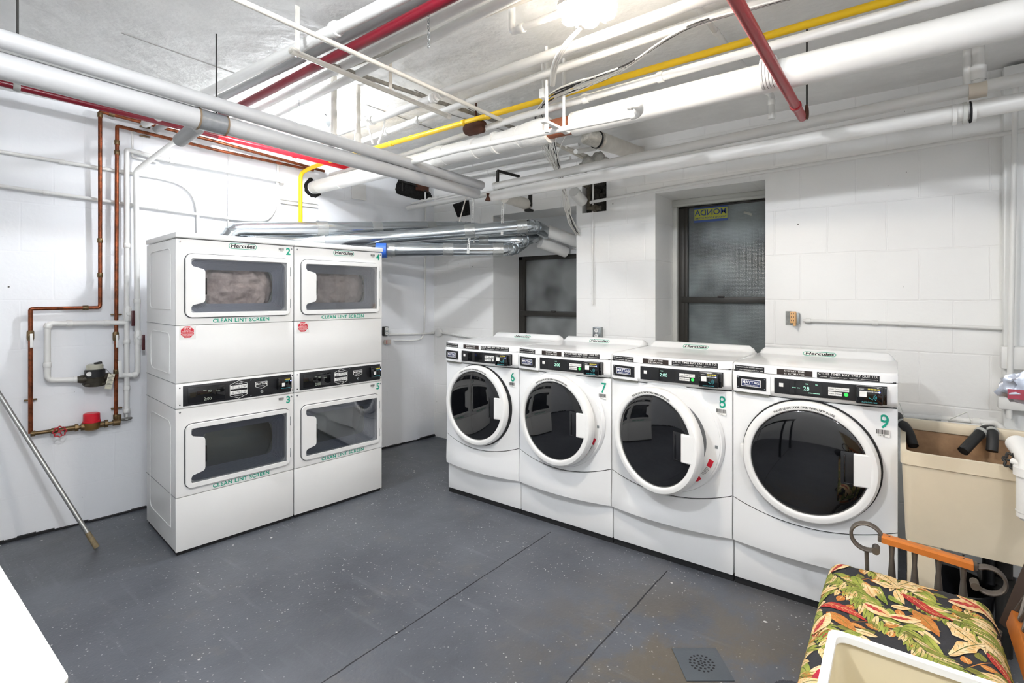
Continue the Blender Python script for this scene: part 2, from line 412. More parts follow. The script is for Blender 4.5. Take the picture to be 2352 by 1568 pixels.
# ================================================================== THE ROOM
def struct(o):
    o['kind'] = 'structure'; return o
struct(MB().box(-1.7, 4.7, -1.7, 5.0, -.1, 0).build('floor', FLOOR, smooth=0))
struct(MB().box(-1.7, 4.7, -1.7, 5.0, ZC, ZC+.1).build('ceiling', CEIL, smooth=0))
struct(MB().box(-1.8, -1.6, -1.7, 4.9, 0, ZC).build('wall_back', WALLR, smooth=0))
struct(MB().box(-1.7, 4.7, -1.8, -1.6, 0, ZC).build('wall_near', WALLL, smooth=0))
wl = MB().box(-5.7, .75, 0, .2, 0, ZC).build('wall_left', WALLL, smooth=0, loc=(3.884, 3.99, 0), rot=(0, 0, LA)); struct(wl)
# window wall with two deep window recesses and a broken-out hole
HY0, HY1 = P(1393, 450, X=XW).y, P(1337, 450, X=XW).y
HZ0, HZ1 = P(1365, 487, X=XW).z, P(1365, 412, X=XW).z
holes = [(2.243, 3.172, .95, 2.28), (.749, 1.536, .95, 2.30), (HY0, HY1, HZ0, HZ1)]
ys = sorted({-1.6, 4.35}|{h[0] for h in holes}|{h[1] for h in holes}); zs = sorted({0, ZC}|{h[2] for h in holes}|{h[3] for h in holes})
w = MB()
for a, b in zip(ys, ys[1:]):
    z0 = None
    runs = []
    for c, d in zip(zs, zs[1:]):
        my, mz = (a+b)/2, (c+d)/2
        solid = not any(h[0] < my < h[1] and h[2] < mz < h[3] for h in holes)
        if solid and z0 is None: z0 = c
        if not solid and z0 is not None: runs.append((z0, c)); z0 = None
    if z0 is not None: runs.append((z0, ZC))
    for c, d in runs: w.box(XW, XG+.08, a, b, c, d)
w = w.build('wall_right', WALLR, smooth=0)
struct(w)
struct(MB().box(XG+.1, XG+.2, -1.6, 4.4, 0, ZC).build('wall_outer', HOLEM, smooth=0))
# rubble inside the hole
mb = MB()
for i in range(26):
    y = random.uniform(HY0+.01, HY1-.01); z = random.uniform(HZ0, HZ1); s = random.uniform(.015, .04)
    M = T((XW+.05+random.uniform(0, .05), y, z)) @ Matrix.Rotation(random.uniform(0, 3), 4, Vector((random.random(), random.random(), random.random())).normalized())
    mb.box(-s, s, -s, s, -s*.7, s*.7, .004, M=M)
mb.box(XW+.08, XW+.14, HY0, HY1, HZ0, HZ1)
o = mb.build('broken_masonry', RUBBLE); tag(o, 'rough dark masonry exposed in the broken hole in the wall beside the cable bundle', 'masonry')
# pilaster at the right edge
PY = P(2306, 500, X=3.80).y
struct(MB().box(3.80, XW, -1.6, PY, 0, ZC-.02, .004).build('trim_1', mat('white_pilaster', '#e9eae8', .4, bump=.3, bscale=25), smooth=0))
# ragged black line where floor meets the left wall
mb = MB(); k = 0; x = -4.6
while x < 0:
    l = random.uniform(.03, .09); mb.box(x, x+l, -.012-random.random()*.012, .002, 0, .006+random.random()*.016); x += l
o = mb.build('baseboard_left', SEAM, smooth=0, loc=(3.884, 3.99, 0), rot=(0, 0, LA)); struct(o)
# floor slab joints
for i, (a, b) in enumerate((((2.75, 1.775), (-1.0, 1.815)), ((2.75, 1.02), (-1.0, 1.085)))):
    mb = MB(); n = 60
    for k in range(n):
        u0, u1 = k/n, (k+1)/n
        p = Vector(a).lerp(Vector(b), u0); q = Vector(a).lerp(Vector(b), u1); wd = .0022+.0018*random.random(); jy = random.uniform(-.002, .002)
        mb.prism([(p.x, p.y+jy-wd), (q.x, q.y+jy-wd), (q.x, q.y+jy+wd), (p.x, p.y+jy+wd)], .0, .0006)
    struct(mb.build('trim_%d' % (i+2), mat('floor_joint', '#26282b', .9), smooth=0))
# ceiling board marks
mb = MB()
for (p, q) in (((1160, 300), (1010, 255)), ((840, 240), (1005, 300)), ((560, 175), (280, 75))):
    a, b = P(*p, Z=ZC), P(*q, Z=ZC); d = (b-a).normalized(); s = Vector((-d.y, d.x, 0))*.004
    mb.prism([((a-s).x, (a-s).y), ((b-s).x, (b-s).y), ((b+s).x, (b+s).y), ((a+s).x, (a+s).y)], ZC-.003, ZC)
struct(mb.build('trim_4', mat('ceiling_joint', '#a3a29e', .9), smooth=0))

def window(name, y0, y1, z0, z1, zrail, frame_m, gm, left_w=.045, tw=.04):
    """frame with upper and lower sash, standing in the recess at XG, seen from -X"""
    f = MB(); X0 = XG-.05
    f.box(X0, XG+.02, y1-left_w, y1, z0, z1, .003).box(X0, XG+.02, y0, y0+left_w, z0, z1, .003)
    f.box(X0, XG+.02, y0, y1, z1-tw, z1, .003).box(X0, XG+.02, y0, y1, z0, z0+.05, .003)
    fr = f.build(name, frame_m); struct(fr)
    r = MB().box(X0-.015, XG-.005, y0+left_w*.6, y1-left_w*.6, zrail-.028, zrail+.022, .003)
    r.box(X0-.005, XG-.005, y1-left_w-.03, y1-left_w+.002, z0+.04, z1-tw+.008, .002).box(X0-.005, XG-.005, y0+left_w-.002, y0+left_w+.03, z0+.04, z1-tw+.008, .002)
    r.build('sash', frame_m, fr)
    MB().box(XG-.02, XG-.012, y0+left_w, y1-left_w, z0+.04, z1-tw+.01).build('pane', gm, fr, smooth=0)
    MB().box(X0-.03, X0-.015, (y0+y1)/2+.0, (y0+y1)/2+.05, zrail+.014, zrail+.03, .002).build('sash_lock', DARK, fr)
    return fr
zt1 = P(1205, 590, X=XG).z
w1 = window('window_1', 2.243, 3.172, .97, zt1, P(1205, 718, X=XG).z, WFRM, CLRG, .05)
zt2 = P(1563, 479, X=XG).z
w2 = window('window_2', .749, 1.50, .97, zt2, P(1563, 687, X=XG).z, WFRM, OBSG, .05, .012)
# white surround of window 2
fo = MB().box(XG-.09, XG+.0, 1.500, 1.536, .97, 2.30, .004).box(XG-.10, XG+.0, .749, 1.536, zt2+.004, 2.299, .004)
fo.box(XG-.115, XG-.085, .749, 1.52, zt2+.0, zt2+.02, .004).build('window_surround', WFRW, w2)
# wall filling above window 1
struct(MB().box(XG-.06, XG+.05, 2.243, 3.172, zt1, 2.28).build('trim_5', mat('white_lintel', '#dfe1e2', .5, bump=.4, bscale=20), smooth=0))
# back-to-front sticker on window 2
sa, sb = P(1594, 480, X=XG-.022), P(1672, 507, X=XG-.022)
sw, sh = sa.y-sb.y, sa.z-sb.z
st = empty('window_sticker', (XG-.022, (sa.y+sb.y)/2, (sa.z+sb.z)/2+.006), -pi/2); st.parent = None
tag(st, 'blue and yellow installer sticker stuck to the top of the tall frosted window', 'sticker')
MB().box(-sw/2, sw/2, -.001, 0, -sh/2, sh/2).build('backing', mat('sticker_blue', '#3b5494', .5), st, smooth=0)
MB().box(-sw/2+.004, sw/2-.004, -.002, -.001, -sh*.34, sh*.40).build('yellow_band', mat('sticker_yellow', '#a5a83c', .5), st, smooth=0)
text('lettering', 'MONDA', sh*.55, mat('sticker_navy', '#243e7c', .5), st, 0, -.0024, sh*.12, bold=.012, mirror=True, sx=1.0)
text('lettering', 'WINDOW & DOOR SYSTEMS', sh*.17, mat('sticker_navy', '#243e7c', .5), st, 0, -.0024, -sh*.23, bold=.006, mirror=True, sx=.92)
tp = P(1718, 490, X=XG-.022)
o = MB().box(-.032, .032, -.001, .001, -.009, .009).build('tape_scrap', mat('silver_tape', '#a9aba3', .5), smooth=0, loc=tp, rot=(0, .4, -pi/2))
tag(o, 'scrap of silvery tape stuck to the top right of the frosted window', 'tape')

# ================================================================== WASHERS
HW = .343
def bow(x, k=.03): return -k*(1-(x/HW)**2)
def logo(parent, x, y, z, w, h, tilt=0.0, letter=None):
    """shop badge: teal double oval with black lettering"""
    M = T((x, y, z)) @ Matrix.Rotation(tilt, 4, 'X')
    def oval(name, w, h, t0, t1, m, hole=None):
        r = h/2*.999; me = MB(); outer = rrect(-w/2, w/2, -h/2, h/2, r, 8)
        if hole is None: me.prism(outer, t0, t1, M @ RX)
        return me.build(name, m, parent, smooth=0)
    oval('badge_plate', w, h, 0, .0006, WST)
    a = plate('badge_outline', rrect(-w/2+.002, w/2-.002, -h/2+.002, h/2-.002, h/2-.0025, 8), [rrect(-w/2+.005, w/2-.005, -h/2+.005, h/2-.005, h/2-.0055, 8)], -.0006, .0006, TEAL, parent)
    a.data.transform(M)
    t = text_mesh('Hercules', h*.84, .026, .0006, 'CENTER', .12, 1.0, 1.0); t.transform(M @ T((0, -.0009, h*.02)) @ RX)
    wd = max(v.co.x for v in t.vertices)-min(v.co.x for v in t.vertices); s = (w*.84)/wd
    t.transform(T((x, 0, 0)) @ Matrix.Diagonal((s, 1, 1, 1)) @ T((-x, 0, 0)))
    t.materials.append(INK); t.name = 'badge_lettering'; link(bpy.data.objects.new('badge_lettering', t), parent)
def barcode(parent, x, y, z, w, h, seed, digits):
    rnd = random.Random(seed); mb = MB().box(x-w/2-.002, x+w/2+.002, y-.0003, y, z-h*.62, z+h*.5)
    b = mb.build('barcode_sticker', WST, parent, smooth=0)
    k = MB(); cx = -w/2
    while cx < w/2-.001:
        l = rnd.choice((.001, .0015, .0026)); l = min(l, w/2-cx); k.box(x+cx, x+cx+l, y-.0008, y-.0003, z-h*.25, z+h*.42); cx += l+rnd.choice((.001, .0018))
    k.build('bars', INK, b, smooth=0)
    text('lettering', digits, h*.3, INK, b, x, y-.0006, z-h*.44)

def washer(idx, number, yb, ang, code, label, show='2:00', led=True):
    """yb: world Y of the machine's right-hand edge"""
    t = empty('washing_machine', (2.825, yb+HW, 0), -pi/2)
    tag(t, label, 'washing machine', 'front-loading washers in a row under the windows')
    # pedestal and feet
    MB().box(-HW+.002, HW-.002, .022, .60, .035, .234, .003).build('pedestal', ENAM, t)
    MB().box(-HW+.001, HW-.001, .03, .6, 0, .036).build('pedestal_base', SEAM, t, smooth=0)
    MB().box(-HW+.002, HW-.002, .012, .60, .236, 1.11, .006).build('cabinet', ENAM, t)
    sill = lambda x: .458-.062*(1-(x/HW)**2)
    def low(x, z, s):
        e = .005*max(0, 1-s/.05)**2
        return bow(x, .042)+.008*min(1, s)+e-.004
    MB().slab(-HW+.001, HW-.001, lambda x: .234, lambda x: sill(x)-.0035, low, .014).build('lower_panel', ENAM, t, smooth=30)
    MB().slab(-HW+.004, HW-.004, lambda x: sill(x)-.006, lambda x: sill(x)+.003, lambda x, z, s: bow(x, .03)+.006, .014).build('seam', SEAM, t, smooth=0)
    def mid(x, z, s):
        r = sqrt(x*x+(z-.717)**2)
        return bow(x, .03)+.004
    MB().slab(-HW+.001, HW-.001, lambda x: sill(x)+.001, lambda x: 1.0, mid, .014, nx=28, nz=14).build('front_panel', ENAM, t, smooth=30)
    MB().slab(-HW+.004, HW-.004, lambda x: .996, lambda x: 1.006, lambda x, z, s: bow(x, .03)+.010, .014).build('seam', SEAM, t, smooth=0)
    def con(x, z, s):
        e = .030*max(0, 1-s/.30)**2 + .006*max(0, (s-.9)/.1)**2
        ed = .012*max(0, (abs(x)-(HW-.02))/.02)**2
        return bow(x, .034)-.016+e+ed
    con_y = lambda x, z: con(x, z, (z-1.003)/.110)
    MB().slab(-HW+.001, HW-.001, lambda x: 1.003, lambda x: 1.113, con, .014, nx=40, nz=16).build('control_console', ENAM, t, smooth=30)
    # lid with raised back
    n = 20; out = []
    for k in range(n+1):
        x = -HW+2*HW*k/n; e = .02*max(0, (abs(x)-(HW-.02))/.02)**2
        out.append((x, bow(x, .034)-.012+e))
    out += [(HW, .04), (HW-.004, .60), (-HW+.004, .60), (-HW, .04)]
    lid = MB(); M0 = Matrix.Identity(4)
    lid.prism(out, 1.116, 1.157)
    es = [e for e in lid.bm.edges if all(abs(v.co.z-1.157) < 1e-5 for v in e.verts)]
    bmesh.ops.bevel(lid.bm, geom=es, offset=.012, segments=3, profile=.5, affect='EDGES')
    lo = lid.build('lid', ENAM, t, smooth=40)
    MB().slab(-HW+.006, HW-.006, lambda x: 1.111, lambda x: 1.118, lambda x, z, s: bow(x, .034)-.002, .05).build('seam', SEAM, t, smooth=0)
    rp = [(.47, 1.150), (.515, 1.156), (.545, 1.172), (.560, 1.188), (.58, 1.194), (.612, 1.186), (.612, 1.1)]
    bk = MB()
    ringsx = []
    for x, q in ((-HW+.012, 0), (-HW+.022, .6), (-HW+.045, 1), (HW-.045, 1), (HW-.022, .6), (HW-.012, 0)):
        ringsx.append([bk.bm.verts.new((x, yy, 1.145+(zz-1.145)*q if zz > 1.145 else zz)) for yy, zz in rp]+[bk.bm.verts.new((x, .47, 1.1))])
    for a, b in zip(ringsx, ringsx[1:]):
        for k in range(len(a)): bk.bm.faces.new((a[k], a[(k+1) % len(a)], b[(k+1) % len(a)], b[k]))
    bk.bm.faces.new(ringsx[0]); bk.bm.faces.new(ringsx[-1][::-1])
    bko = bk.build('backsplash', ENAM, lo, smooth=50)
    logo(lo, -.014, .5335, 1.1705, .165, .034, tilt=-.80)
    # black notice strips on the lid's front edge
    for (x0, x1, l1, l2, m) in ((-.328, -.187, 'For best results use HE detergent', 'or other detergents with low suds', BLK), (-.13, .022, 'DISPLAY TIME', 'IS ESTIMATED', mat('brown_black_label', '#2b211d', .5)), (.04, .278, 'CYCLE TIMES MAY VARY DUE TO:', '• Load size   • Amount of detergent   • Soil level   • Water/temperature', BLK)):
        yy = lambda x, z, s: bow(x, .034)-.0128
        ho = .002 if x0 < .03 else .002
        lb = MB().slab(x0, x1, lambda x: 1.1175, lambda x: 1.1445, yy, .0, nx=8, nz=1).build('notice_label', m, t, smooth=30)
        cx = (x0+x1)/2; a = atan2(bow(x1)-bow(x0), x1-x0)
        for txt, dz, sz in ((l1, .0065, .0125 if x0 > 0 else .0105), (l2, -.0065, .006 if x0 > 0 else .0105)):
            if x0 < -.3: sz = .0082
            if x0 > 0: sz = {'C': .0150}.get(txt[0], .0062)
            me = text_mesh(txt, sz, .006, spacing=1.08); wd = max(v.co.x for v in me.vertices)-min(v.co.x for v in me.vertices)
            s = min(1.25, (x1-x0-.012)/wd)
            me.transform(Matrix.Diagonal((s, 1, 1, 1))); me.transform(RX)
            for v in me.vertices:
                v.co.x += cx; v.co.z += 1.131+dz; v.co.y += bow(v.co.x, .034)-.0135
            me.materials.append(WINK); me.name = 'lettering'; link(bpy.data.objects.new('lettering', me), lb)
    # detergent drawer
    dr = MB(); dr.slab(-HW+.006, -.158, lambda x: 1.012, lambda x: 1.106, lambda x, z, s: con_y(x, max(z, 1.03))-.005+.002*abs(2*s-1)**6, .0, nx=10, nz=10)
    dro = dr.build('detergent_drawer', ENAM, t, smooth=30)
    MB().slab(-.325, -.167, lambda x: .998, lambda x: 1.016, lambda x, z, s: bow(x)-.008, .0, nx=6, nz=1).build('drawer_pull', mat('drawer_slot', '#8a8a82', .5), dro, smooth=0)
    pl_ = MB().slab(-.318, -.177, lambda x: 1.030, lambda x: 1.092, lambda x, z, s: con_y(x, z)-.0085, .0, nx=8, nz=2).build('name_plate', BLK, dro, smooth=30)
    a = atan2(bow(-.18, .034)-bow(-.318, .034), .138); Mb = T((-.2475, con_y(-.2475, 1.06)-.0098, 1.061)) @ Matrix.Rotation(a, 4, 'Z')
    for nm, w_, h_, yy, m in (('emblem', .094, .036, 0, WST), ('emblem_field', .088, .030, -.0007, mat('navy_field', '#2c3763', .4))):
        q = MB().box(-w_/2, w_/2, yy-.0007, yy, -h_/2, h_/2); q = q.build(nm, m, pl_, smooth=0); q.data.transform(Mb)
    joined_text('lettering', [('MAYTAG', .0205, Mb @ T((0, -.0017, .003)), .012), ('COMMERCIAL LAUNDRY', .0062, Mb @ T((0, -.0017, -.0105)), .01)], WINK, pl_)
    sc = MB()
    for sx_ in (-.311, -.184):
        for sz_ in (1.037, 1.085): sc.lathe([(0.0028, 0), (.0026, .0012), (0, .0016)], T((sx_, con_y(sx_, 1.06)-.0085, sz_)) @ RX, 10)
    sc.build('screw', GALV, pl_)
    # display strip
    dp = MB().slab(-.140, .305, lambda x: 1.026, lambda x: 1.100, lambda x, z, s: con_y(x, 1.06)-.006+.0015*abs(2*s-1)**4, .0, nx=24, nz=4).build('display_panel', BLK, t, smooth=30)
    def face(x, dy=0): return con_y(x, 1.06)-.0068-dy
    def sub(name, x0, x1, z0, z1, dy, m, par, sm=0):
        return MB().slab(x0, x1, lambda x: z0, lambda x: z1, lambda x, z, s: face(x, dy), .0, nx=6, nz=1).build(name, m, par, smooth=sm)
    sub('indicator', -.118, -.100, 1.060, 1.078, .0008, WST, dp); 
    scn = sub('screen', -.074, .062, 1.034, 1.094, .0006, BLKG, dp)
    if led:
        items = [(show, .026, T((-.002, face(0, .0014), 1.062)), .0)]
        if number == '9': items += [('RINSE   SPIN', .006, T((-.045, face(-.04, .0014), 1.062)), .01), ('TIME', .006, T((.0, face(0, .0014), 1.084)), .01), ('MIN', .006, T((.04, face(.04, .0014), 1.084)), .01), ('CYCLE REMAINING', .0055, T((.03, face(.03, .0014), 1.043)), .01)]
        else: items += [('PRICE', .006, T((-.012, face(0, .0014), 1.084)), .01)]
        joined_text('digits', items, LEDG, scn)
    for r_ in range(2):
        for c_ in range(3 if r_ == 0 else 2):
            x0 = .086+c_*.0275
            b = sub('button', x0, x0+.0255, 1.063-r_*.021, 1.080-r_*.021, .002, WST, dp)
            joined_text('lettering', [(('WHITES', 'NORMAL', 'DELICATE', 'BRIGHTS', 'WOOLENS')[r_*3+c_], .0048, T((x0+.0128, face(x0+.012, .0027), 1.0715-r_*.021)), .01)], INK, b)
    MB().lathe([(.0085, 0), (.008, .0025), (0, .003)], T((.155, face(.155, .0), 1.0505)) @ RX, 20).build('start_button', LEDK if number != '6' else WST, dp)
    # card reader
    ry = face(.235)
    ar = atan2(bow(.28, .034)-bow(.19, .034), .09); Mr = T((.240, ry, 1.063)) @ Matrix.Rotation(ar*.7, 4, 'Z')
    q = MB().box(-.050, .050, -.030, .004, -.042, .036, .006, M=Mr, seg=3).box(.046, .064, -.018, .006, -.040, .034, .003, M=Mr)
    rd = q.build('card_reader', BLKG, t)
    def rb(name, x0, x1, z0, z1, m): return MB().box(x0, x1, -.0312, -.030, z0, z1, M=Mr).build(name, m, rd, smooth=0)
    rb('reader_label', -.036, -.010, -.010, .016, WST); 
    k = MB()
    for i in range(4): k.box(-.006+i*.0115, .003+i*.0115, -.0312, -.030, .022, .028, M=Mr)
    k.build('amber_keys', AMB, rd, smooth=0)
    MB().lathe([(.0035, 0), (.003, .001), (0, .0014)], Mr @ T((.036, -.030, .014)) @ RX, 14).build('blue_light', LEDB, rd)
    arc = MB()
    for i in range(3):
        pts = [Mr @ Vector((.010+(.006+.005*i)*cos(a_), -.0314, -.010+(.006+.005*i)*sin(a_))) for a_ in [(-.9+1.8*j/8) for j in range(9)]]
        arc.tube(pts, .0009, 5)
    arc.tube([Mr @ Vector((-.002, -.0314, -.012)), Mr @ Vector((.012, -.0314, -.020))], .0012, 5)
    arc.build('contactless_mark', mat('cyan_ink', '#3f98a0', .4, emit=.05), rd)
    joined_text('lettering', [('PLACE CARD HERE', .0066, Mr @ T((0, -.0314, -.033)), .015)], mat('cyan_ink', '#3f98a0', .4, emit=.05), rd)
    joined_text('lettering', [('INSERT', .0055, Mr @ T((-.028, -.0314, .024)), .01), ('REMOVE CARD', .006, Mr @ T((.012, -.0314, .014)), .01)], WINK, rd)
    # door ring on the cabinet, gasket and (for doors ajar) latch and warning labels
    if not ang: MB().lathe([(.276, .004), (.2885, .006), (.291, -.004), (.291, -.02)], T((0, -.026, .717)) @ RX, 72, caps=False).build('door_gap', SEAM, t, smooth=50)
    if ang: MB().lathe([(.292, .003), (.300, .004), (.304, -.004), (.309, -.018)], T((0, -.026, .717)) @ RX, 72, caps=False).build('door_surround', ENAM, t, smooth=50)
    MB().lathe([(0, .004), (.17, .004), (.19, .010), (.21, .009), (.222, .003), (.222, -.006)], T((0, -.030, .717)) @ RX, 64, caps=False).build('door_gasket', mat('grey_gasket', '#6a6d70', .6), t, smooth=50)
    if ang: MB().lathe([(.222, .0005), (.292, .0005), (.292, -.012)], T((0, -.032, .717)) @ RX, 64, caps=False).build('door_seat', ENAM, t, smooth=50)
    if ang:
        lt = MB().box(.262, .284, -.032, -.02, .690, .735, .002).build('door_latch', BLK, t)
        MB().box(.266, .280, -.034, -.031, .700, .716).build('latch_slot', GALV, lt, smooth=0)
        MB().lathe([(.006, 0), (.005, .002), (0, .002)], T((.268, -.026, .785)) @ RX, 12).lathe([(.0035, 0), (0, .002)], T((.268, -.026, .802)) @ RX, 12).build('latch_hole', SEAM, t)
        for a0, a1, m, r0, r1 in ((-62, -20, WST, .248, .276),):
            for s0, s1, mm in ((-62, -44, WST), (-42, -18, WST)):
                q = MB(); pts = []
                for rr in (r0, r1): pts.append([(rr*cos(radians(s0+(s1-s0)*j/8)), rr*sin(radians(s0+(s1-s0)*j/8))) for j in range(9)])
                poly = pts[0]+pts[1][::-1]
                q.prism(poly, 0, .0006, T((0, -.0345, .717)) @ RX)
                lb = q.build('warning_label', mm, t, smooth=0)
                q = MB(); pr = pts[1]; e0 = s0+(s1-s0)*.62
                pp = []
                for rr in (r0+.002, r1-.002): pp.append([(rr*cos(radians(e0+(s1-e0)*j/6)), rr*sin(radians(e0+(s1-e0)*j/6))) for j in range(7)])
                q.prism(pp[0]+pp[1][::-1], .0006, .0011, T((0, -.0345, .717)) @ RX); q.build('warning_band', REDS, lb, smooth=0)
                k = MB()
                for li in range(4):
                    rr = r0+.006+li*.005; am = radians(s0+(e0-s0)*.5); Mk = T((rr*cos(am), -.0352, .717+rr*sin(am))) @ Matrix.Rotation(-(am+pi/2), 4, 'Y')
                    k.box(-.026+.004*li, .026, 0, .0004, -.0008, .0008, M=Mk)
                k.build('small_print', INK, lb, smooth=0)
    # number and barcode
    text('number_sticker', number, .088, TEAL, t, .294, bow(.294, .03)+.0025, .938, bold=.008, sx=.88)
    barcode(t, .284, bow(.284)+.002, .892, .056, .03, idx, code)
    # door, hinged on its left
    d = empty('door', (-.285, -.028, .717)); d.parent = t; d.rotation_euler = (0, 0, -radians(ang))
    cxd = .285
    Md = T((cxd, 0, 0)) @ RX
    prof = [(.262, -.012), (.280, -.010), (.284, -.002), (.284, .022), (.281, .036), (.274, .0445), (.262, .0465), (.250, .0465), (.2455, .044), (.243, .038), (.243, .026)]
    MB().lathe(prof, Md, 96, caps=False).build('door_ring', PLAS, d, smooth=40)
    MB().lathe([(0, -.020), (.2, -.018), (.262, -.010)], Md, 48, caps=False).build('door_back', PLAS, d, smooth=40)
    gp = [(.2432*sin(k/14*pi/2), .034+.016*cos(k/14*pi/2)) for k in range(15)]
    MB().lathe(gp, Md, 96, caps=False).build('door_glass', DGLASS, d, smooth=60)
    # handle block and finger recess
    hp = MB()
    hx0, hx1 = cxd+.184, cxd+.270
    q = rrect(hx0, hx1, -.066, .080, .006, 3)
    hp.prism([(x, z) for x, z in q], .030, .053, RX)
    bmesh.ops.bevel(hp.bm, geom=[e for e in hp.bm.edges if all(v.co.y < -.05 for v in e.verts)], offset=.005, segments=3, affect='EDGES')
    for v in hp.bm.verts:
        e = max(0, (v.co.x-hx0-.055)/.031); v.co.y += .012*e*e
    hd = hp.build('door_handle', PLAS, d, smooth=40)
    rc = MB().box(cxd+.136, cxd+.185, -.051, -.040, -.064, .082, .003)
    rc.build('finger_recess', BLK, hd); MB().box(cxd+.148, cxd+.154, -.055, -.050, -.055, .071, .002).box(cxd+.148, cxd+.184, -.055, -.050, -.061, -.055, .002).build('recess_lip', BLKG, hd)
    MB().box(-.012, .012, -.02, .01, -.032, .032, .003).build('hinge', PLAS, d)
    # curved lettering
    msg = 'PLEASE LEAVE DOOR OPEN WHEN NOT IN USE'; its = []; n = len(msg)
    wts = [{' ': .55, 'I': .45, 'W': 1.45, 'M': 1.3, 'O': 1.2, 'N': 1.15, 'H': 1.1, 'A': 1.1, 'D': 1.1, 'R': .95, 'V': 1.0, 'U': 1.0, 'T': .85, 'P': .85, 'S': .8, 'L': .75, 'E': .8}.get(c, 1) for c in msg]; tot = sum(wts); acc = 0
    for c, wt in zip(msg, wts):
        f = (acc+wt/2)/tot; acc += wt
        am = radians(122-f*58)
        if c != ' ': its.append((c, .0132, T((cxd+.2585*cos(am), -.0475, .2585*sin(am))) @ Matrix.Rotation(-(am-pi/2), 4, 'Y'), .012))
    q = MB(); pa = [[(cxd+rr*cos(radians(124-62*j/14)), rr*sin(radians(124-62*j/14))) for j in range(15)] for rr in (.2495, .2675)]
    q.prism(pa[0]+pa[1][::-1], .0462, .0468, RX); lb = q.build('door_label', WST, d, smooth=0)
    joined_text('lettering', its, INK, lb)
    return t
YW = 2.0826
wl_ = [('6', YW, 0, '2:00', False, '316156'), ('7', YW-.69, 6.5, '2:00', True, '316157'), ('8', YW-1.38, 17.5, '2:00', True, '316162'), ('9', YW-2.07, 0, '28', True, '316163')]
desc = ['white front-loading washing machine with teal number 6, farthest in the row, door shut',
        'white front-loading washing machine with teal number 7, between washers 6 and 8, door slightly ajar',
        'white front-loading washing machine with teal number 8, door standing ajar, below the tall window',
        'white front-loading washing machine with teal number 9, nearest the sink, display showing 28']
for i, (n_, y_, a_, s_, l_, c_) in enumerate(wl_): washer(i, n_, y_, a_, c_, desc[i], s_, l_)

